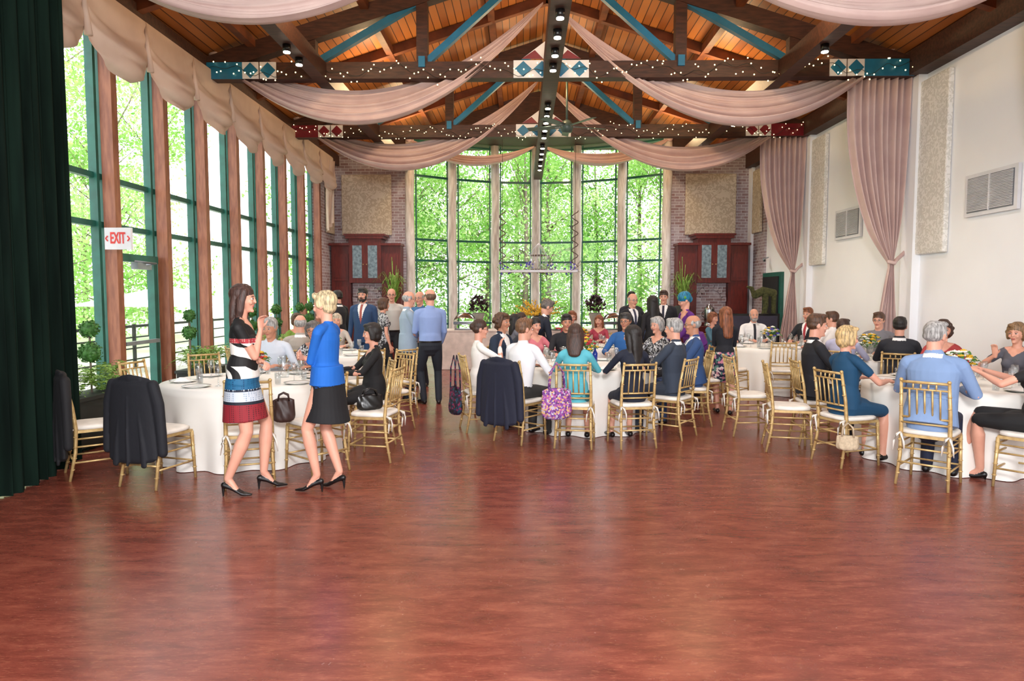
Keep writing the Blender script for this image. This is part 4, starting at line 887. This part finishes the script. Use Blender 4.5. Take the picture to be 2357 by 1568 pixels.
# ------------------------------------------------ exterior
def leafmat(name,a,c):
    m,nt,b=nodes(name); o=nt.nodes['Material Output']; tc=nt.nodes.new('ShaderNodeTexCoord'); n=nt.nodes.new('ShaderNodeTexNoise'); n.inputs['Scale'].default_value=.9; nt.links.new(tc.outputs['Object'],n.inputs['Vector'])
    r=nt.nodes.new('ShaderNodeValToRGB'); r.color_ramp.elements[0].position=.35; r.color_ramp.elements[1].position=.65; r.color_ramp.elements[0].color=lin(a); r.color_ramp.elements[1].color=lin(c); nt.links.new(n.outputs[0],r.inputs[0])
    d=nt.nodes.new('ShaderNodeBsdfDiffuse'); t=nt.nodes.new('ShaderNodeBsdfTranslucent'); x=nt.nodes.new('ShaderNodeMixShader'); x.inputs[0].default_value=.5
    nt.links.new(r.outputs[0],d.inputs[0]); nt.links.new(r.outputs[0],t.inputs[0]); nt.links.new(d.outputs[0],x.inputs[1]); nt.links.new(t.outputs[0],x.inputs[2]); nt.links.new(x.outputs[0],o.inputs[0]); return m
lf=[leafmat('maple_leaves',(116,172,78),(184,216,132)),leafmat('birch_leaves',(166,208,128),(220,238,178)),leafmat('shade_leaves',(92,150,66),(156,202,104))]
trees=[]
for ti in range(4):
    rn=np.random.RandomState(ti+1); b=MB(); h=9+ti
    b.tube([(0,0,0),(.1,.05,h*.4),(.0,.1,h*.9)],[.14,.1,.03],1,8)
    cl_=[]
    for k in range(26):
        a=rn.uniform(0,6.28); zz=rn.uniform(.12,1)*h; rr=(2.4*(1-abs(zz/h-.45))+.4)*rn.uniform(.35,1); c=(rr*cos(a),rr*sin(a),zz); cl_.append(c); b.tube([(0,0,zz*.8),c],[.03,.01],1,4)
    for c in cl_:
        n=260; P_=rn.normal(0,1,(n,3))*np.array([.6,.6,.38])+np.array(c); A=rn.normal(0,1,(n,3)); A/=np.linalg.norm(A,axis=1)[:,None]; Bv=np.cross(A,rn.normal(0,1,(n,3))); Bv/=np.linalg.norm(Bv,axis=1)[:,None]
        sz=rn.uniform(.04,.1,n)[:,None]; q=np.stack([P_-A*sz,P_+Bv*sz*.6,P_+A*sz,P_-Bv*sz*.6],1).reshape(-1,3)
        b.add([tuple(v) for v in q],[(4*i,4*i+1,4*i+2,4*i+3) for i in range(n)],0)
    trees.append(b.mesh('maple_tree',[lf[ti%3],barkm]))
rn=random.Random(11)
for k in range(30):
    put('maple_tree',trees[k%4],(rn.uniform(-9,11),24+rn.uniform(0,9)+ (k%3)*1.5,-.6),rn.uniform(0,6),scale=rn.uniform(.85,1.15))
for k in range(16):
    put('maple_tree',trees[1 if k%3 else 3],(rn.uniform(-20,-12.5),2+k*1.8,-.4),rn.uniform(0,6),scale=rn.uniform(.8,1.1))
b=MB(); b.add([(-60,-20,-.06),(60,-20,-.06),(60,70,-.06),(-60,70,-.06)],[(0,1,2,3)]); b.obj('ground',[mat('lawn',(170,190,140),.9,rgb2=(186,190,170),vscale=.6)])
b=MB(); b.box((-7.2,10,-.03),(3.8,26,.04)); b.obj('patio',[mat('patio_paving',(206,204,198),.8,vscale=2)])
b=MB()
for k in range(18): b.box((-8.8,1+k*1.3,.5),(.06,.06,1.0))
for z in(.95,.7,.45,.2): b.box((-8.8,12,z),(.04,23,.03 if z<.9 else .06))
b.obj('patio_railing',[terr])
b=MB(); b.add([(-3,0,2.3),(0,-2.5,2.3),(3,0,2.3),(0,2.5,2.3),(0,0,3.0)],[(0,1,4),(1,2,4),(2,3,4),(3,0,4)])
b.tube([(0,0,0),(0,0,3.0)],.04,1); um=b.mesh('patio_umbrella',[mat('umbrella_canvas',(245,245,245),.8),greym])
put('patio_umbrella',um,(-7.6,14.5,0),.4,scale=.62)

# ------------------------------------------------ lights
w=bpy.data.worlds.new('World'); scene.world=w; w.use_nodes=True; bg=w.node_tree.nodes['Background']; bg.inputs[0].default_value=(.95,.97,1,1); bg.inputs[1].default_value=3.7
def lamp(name,kind,loc,energy,col=(1,1,1),rot=None,spec=1,**k):
    l=bpy.data.lights.new(name,kind); l.energy=energy; l.color=col; l.specular_factor=spec
    for a,c in k.items(): setattr(l,a,c)
    o=bpy.data.objects.new(name,l); scene.collection.objects.link(o); o.location=loc
    if rot: o.rotation_euler=rot
    return o
lamp('sun','SUN',(0,0,20),3.6,(1,.98,.94),rot=(D(32),0,0),angle=D(20))
lamp('camera_flash','AREA',(.3,-.6,3.2),430,(1,.98,.99),rot=(D(92),0,0),spec=.4,shape='DISK',size=.9)
for x in(XC-3,XC,XC+3):
    for y in(8.8,12.8,16.6): lamp('truss_uplight','POINT',(x,y,5.45),62,(1,.68,.36),spec=0,shadow_soft_size=.12)
for y in(4,8.5,12.5,16.5):
    for x in(XC-3.3,XC,XC+3.3): lamp('downlight','SPOT',(x,y,4.8),115 if y<5 else 175,(1,.98,.97),spec=.1,spot_size=D(125),spot_blend=.8,shadow_soft_size=.2)
cam=bpy.data.cameras.new('cam'); cam.lens=24; cam.sensor_width=36; co=bpy.data.objects.new('camera',cam); scene.collection.objects.link(co)
co.location=(0,0,1.65); co.rotation_euler=(D(90-3.79),0,D(.9)); cam.clip_start=.05; scene.camera=co
print('objs',len(scene.objects))
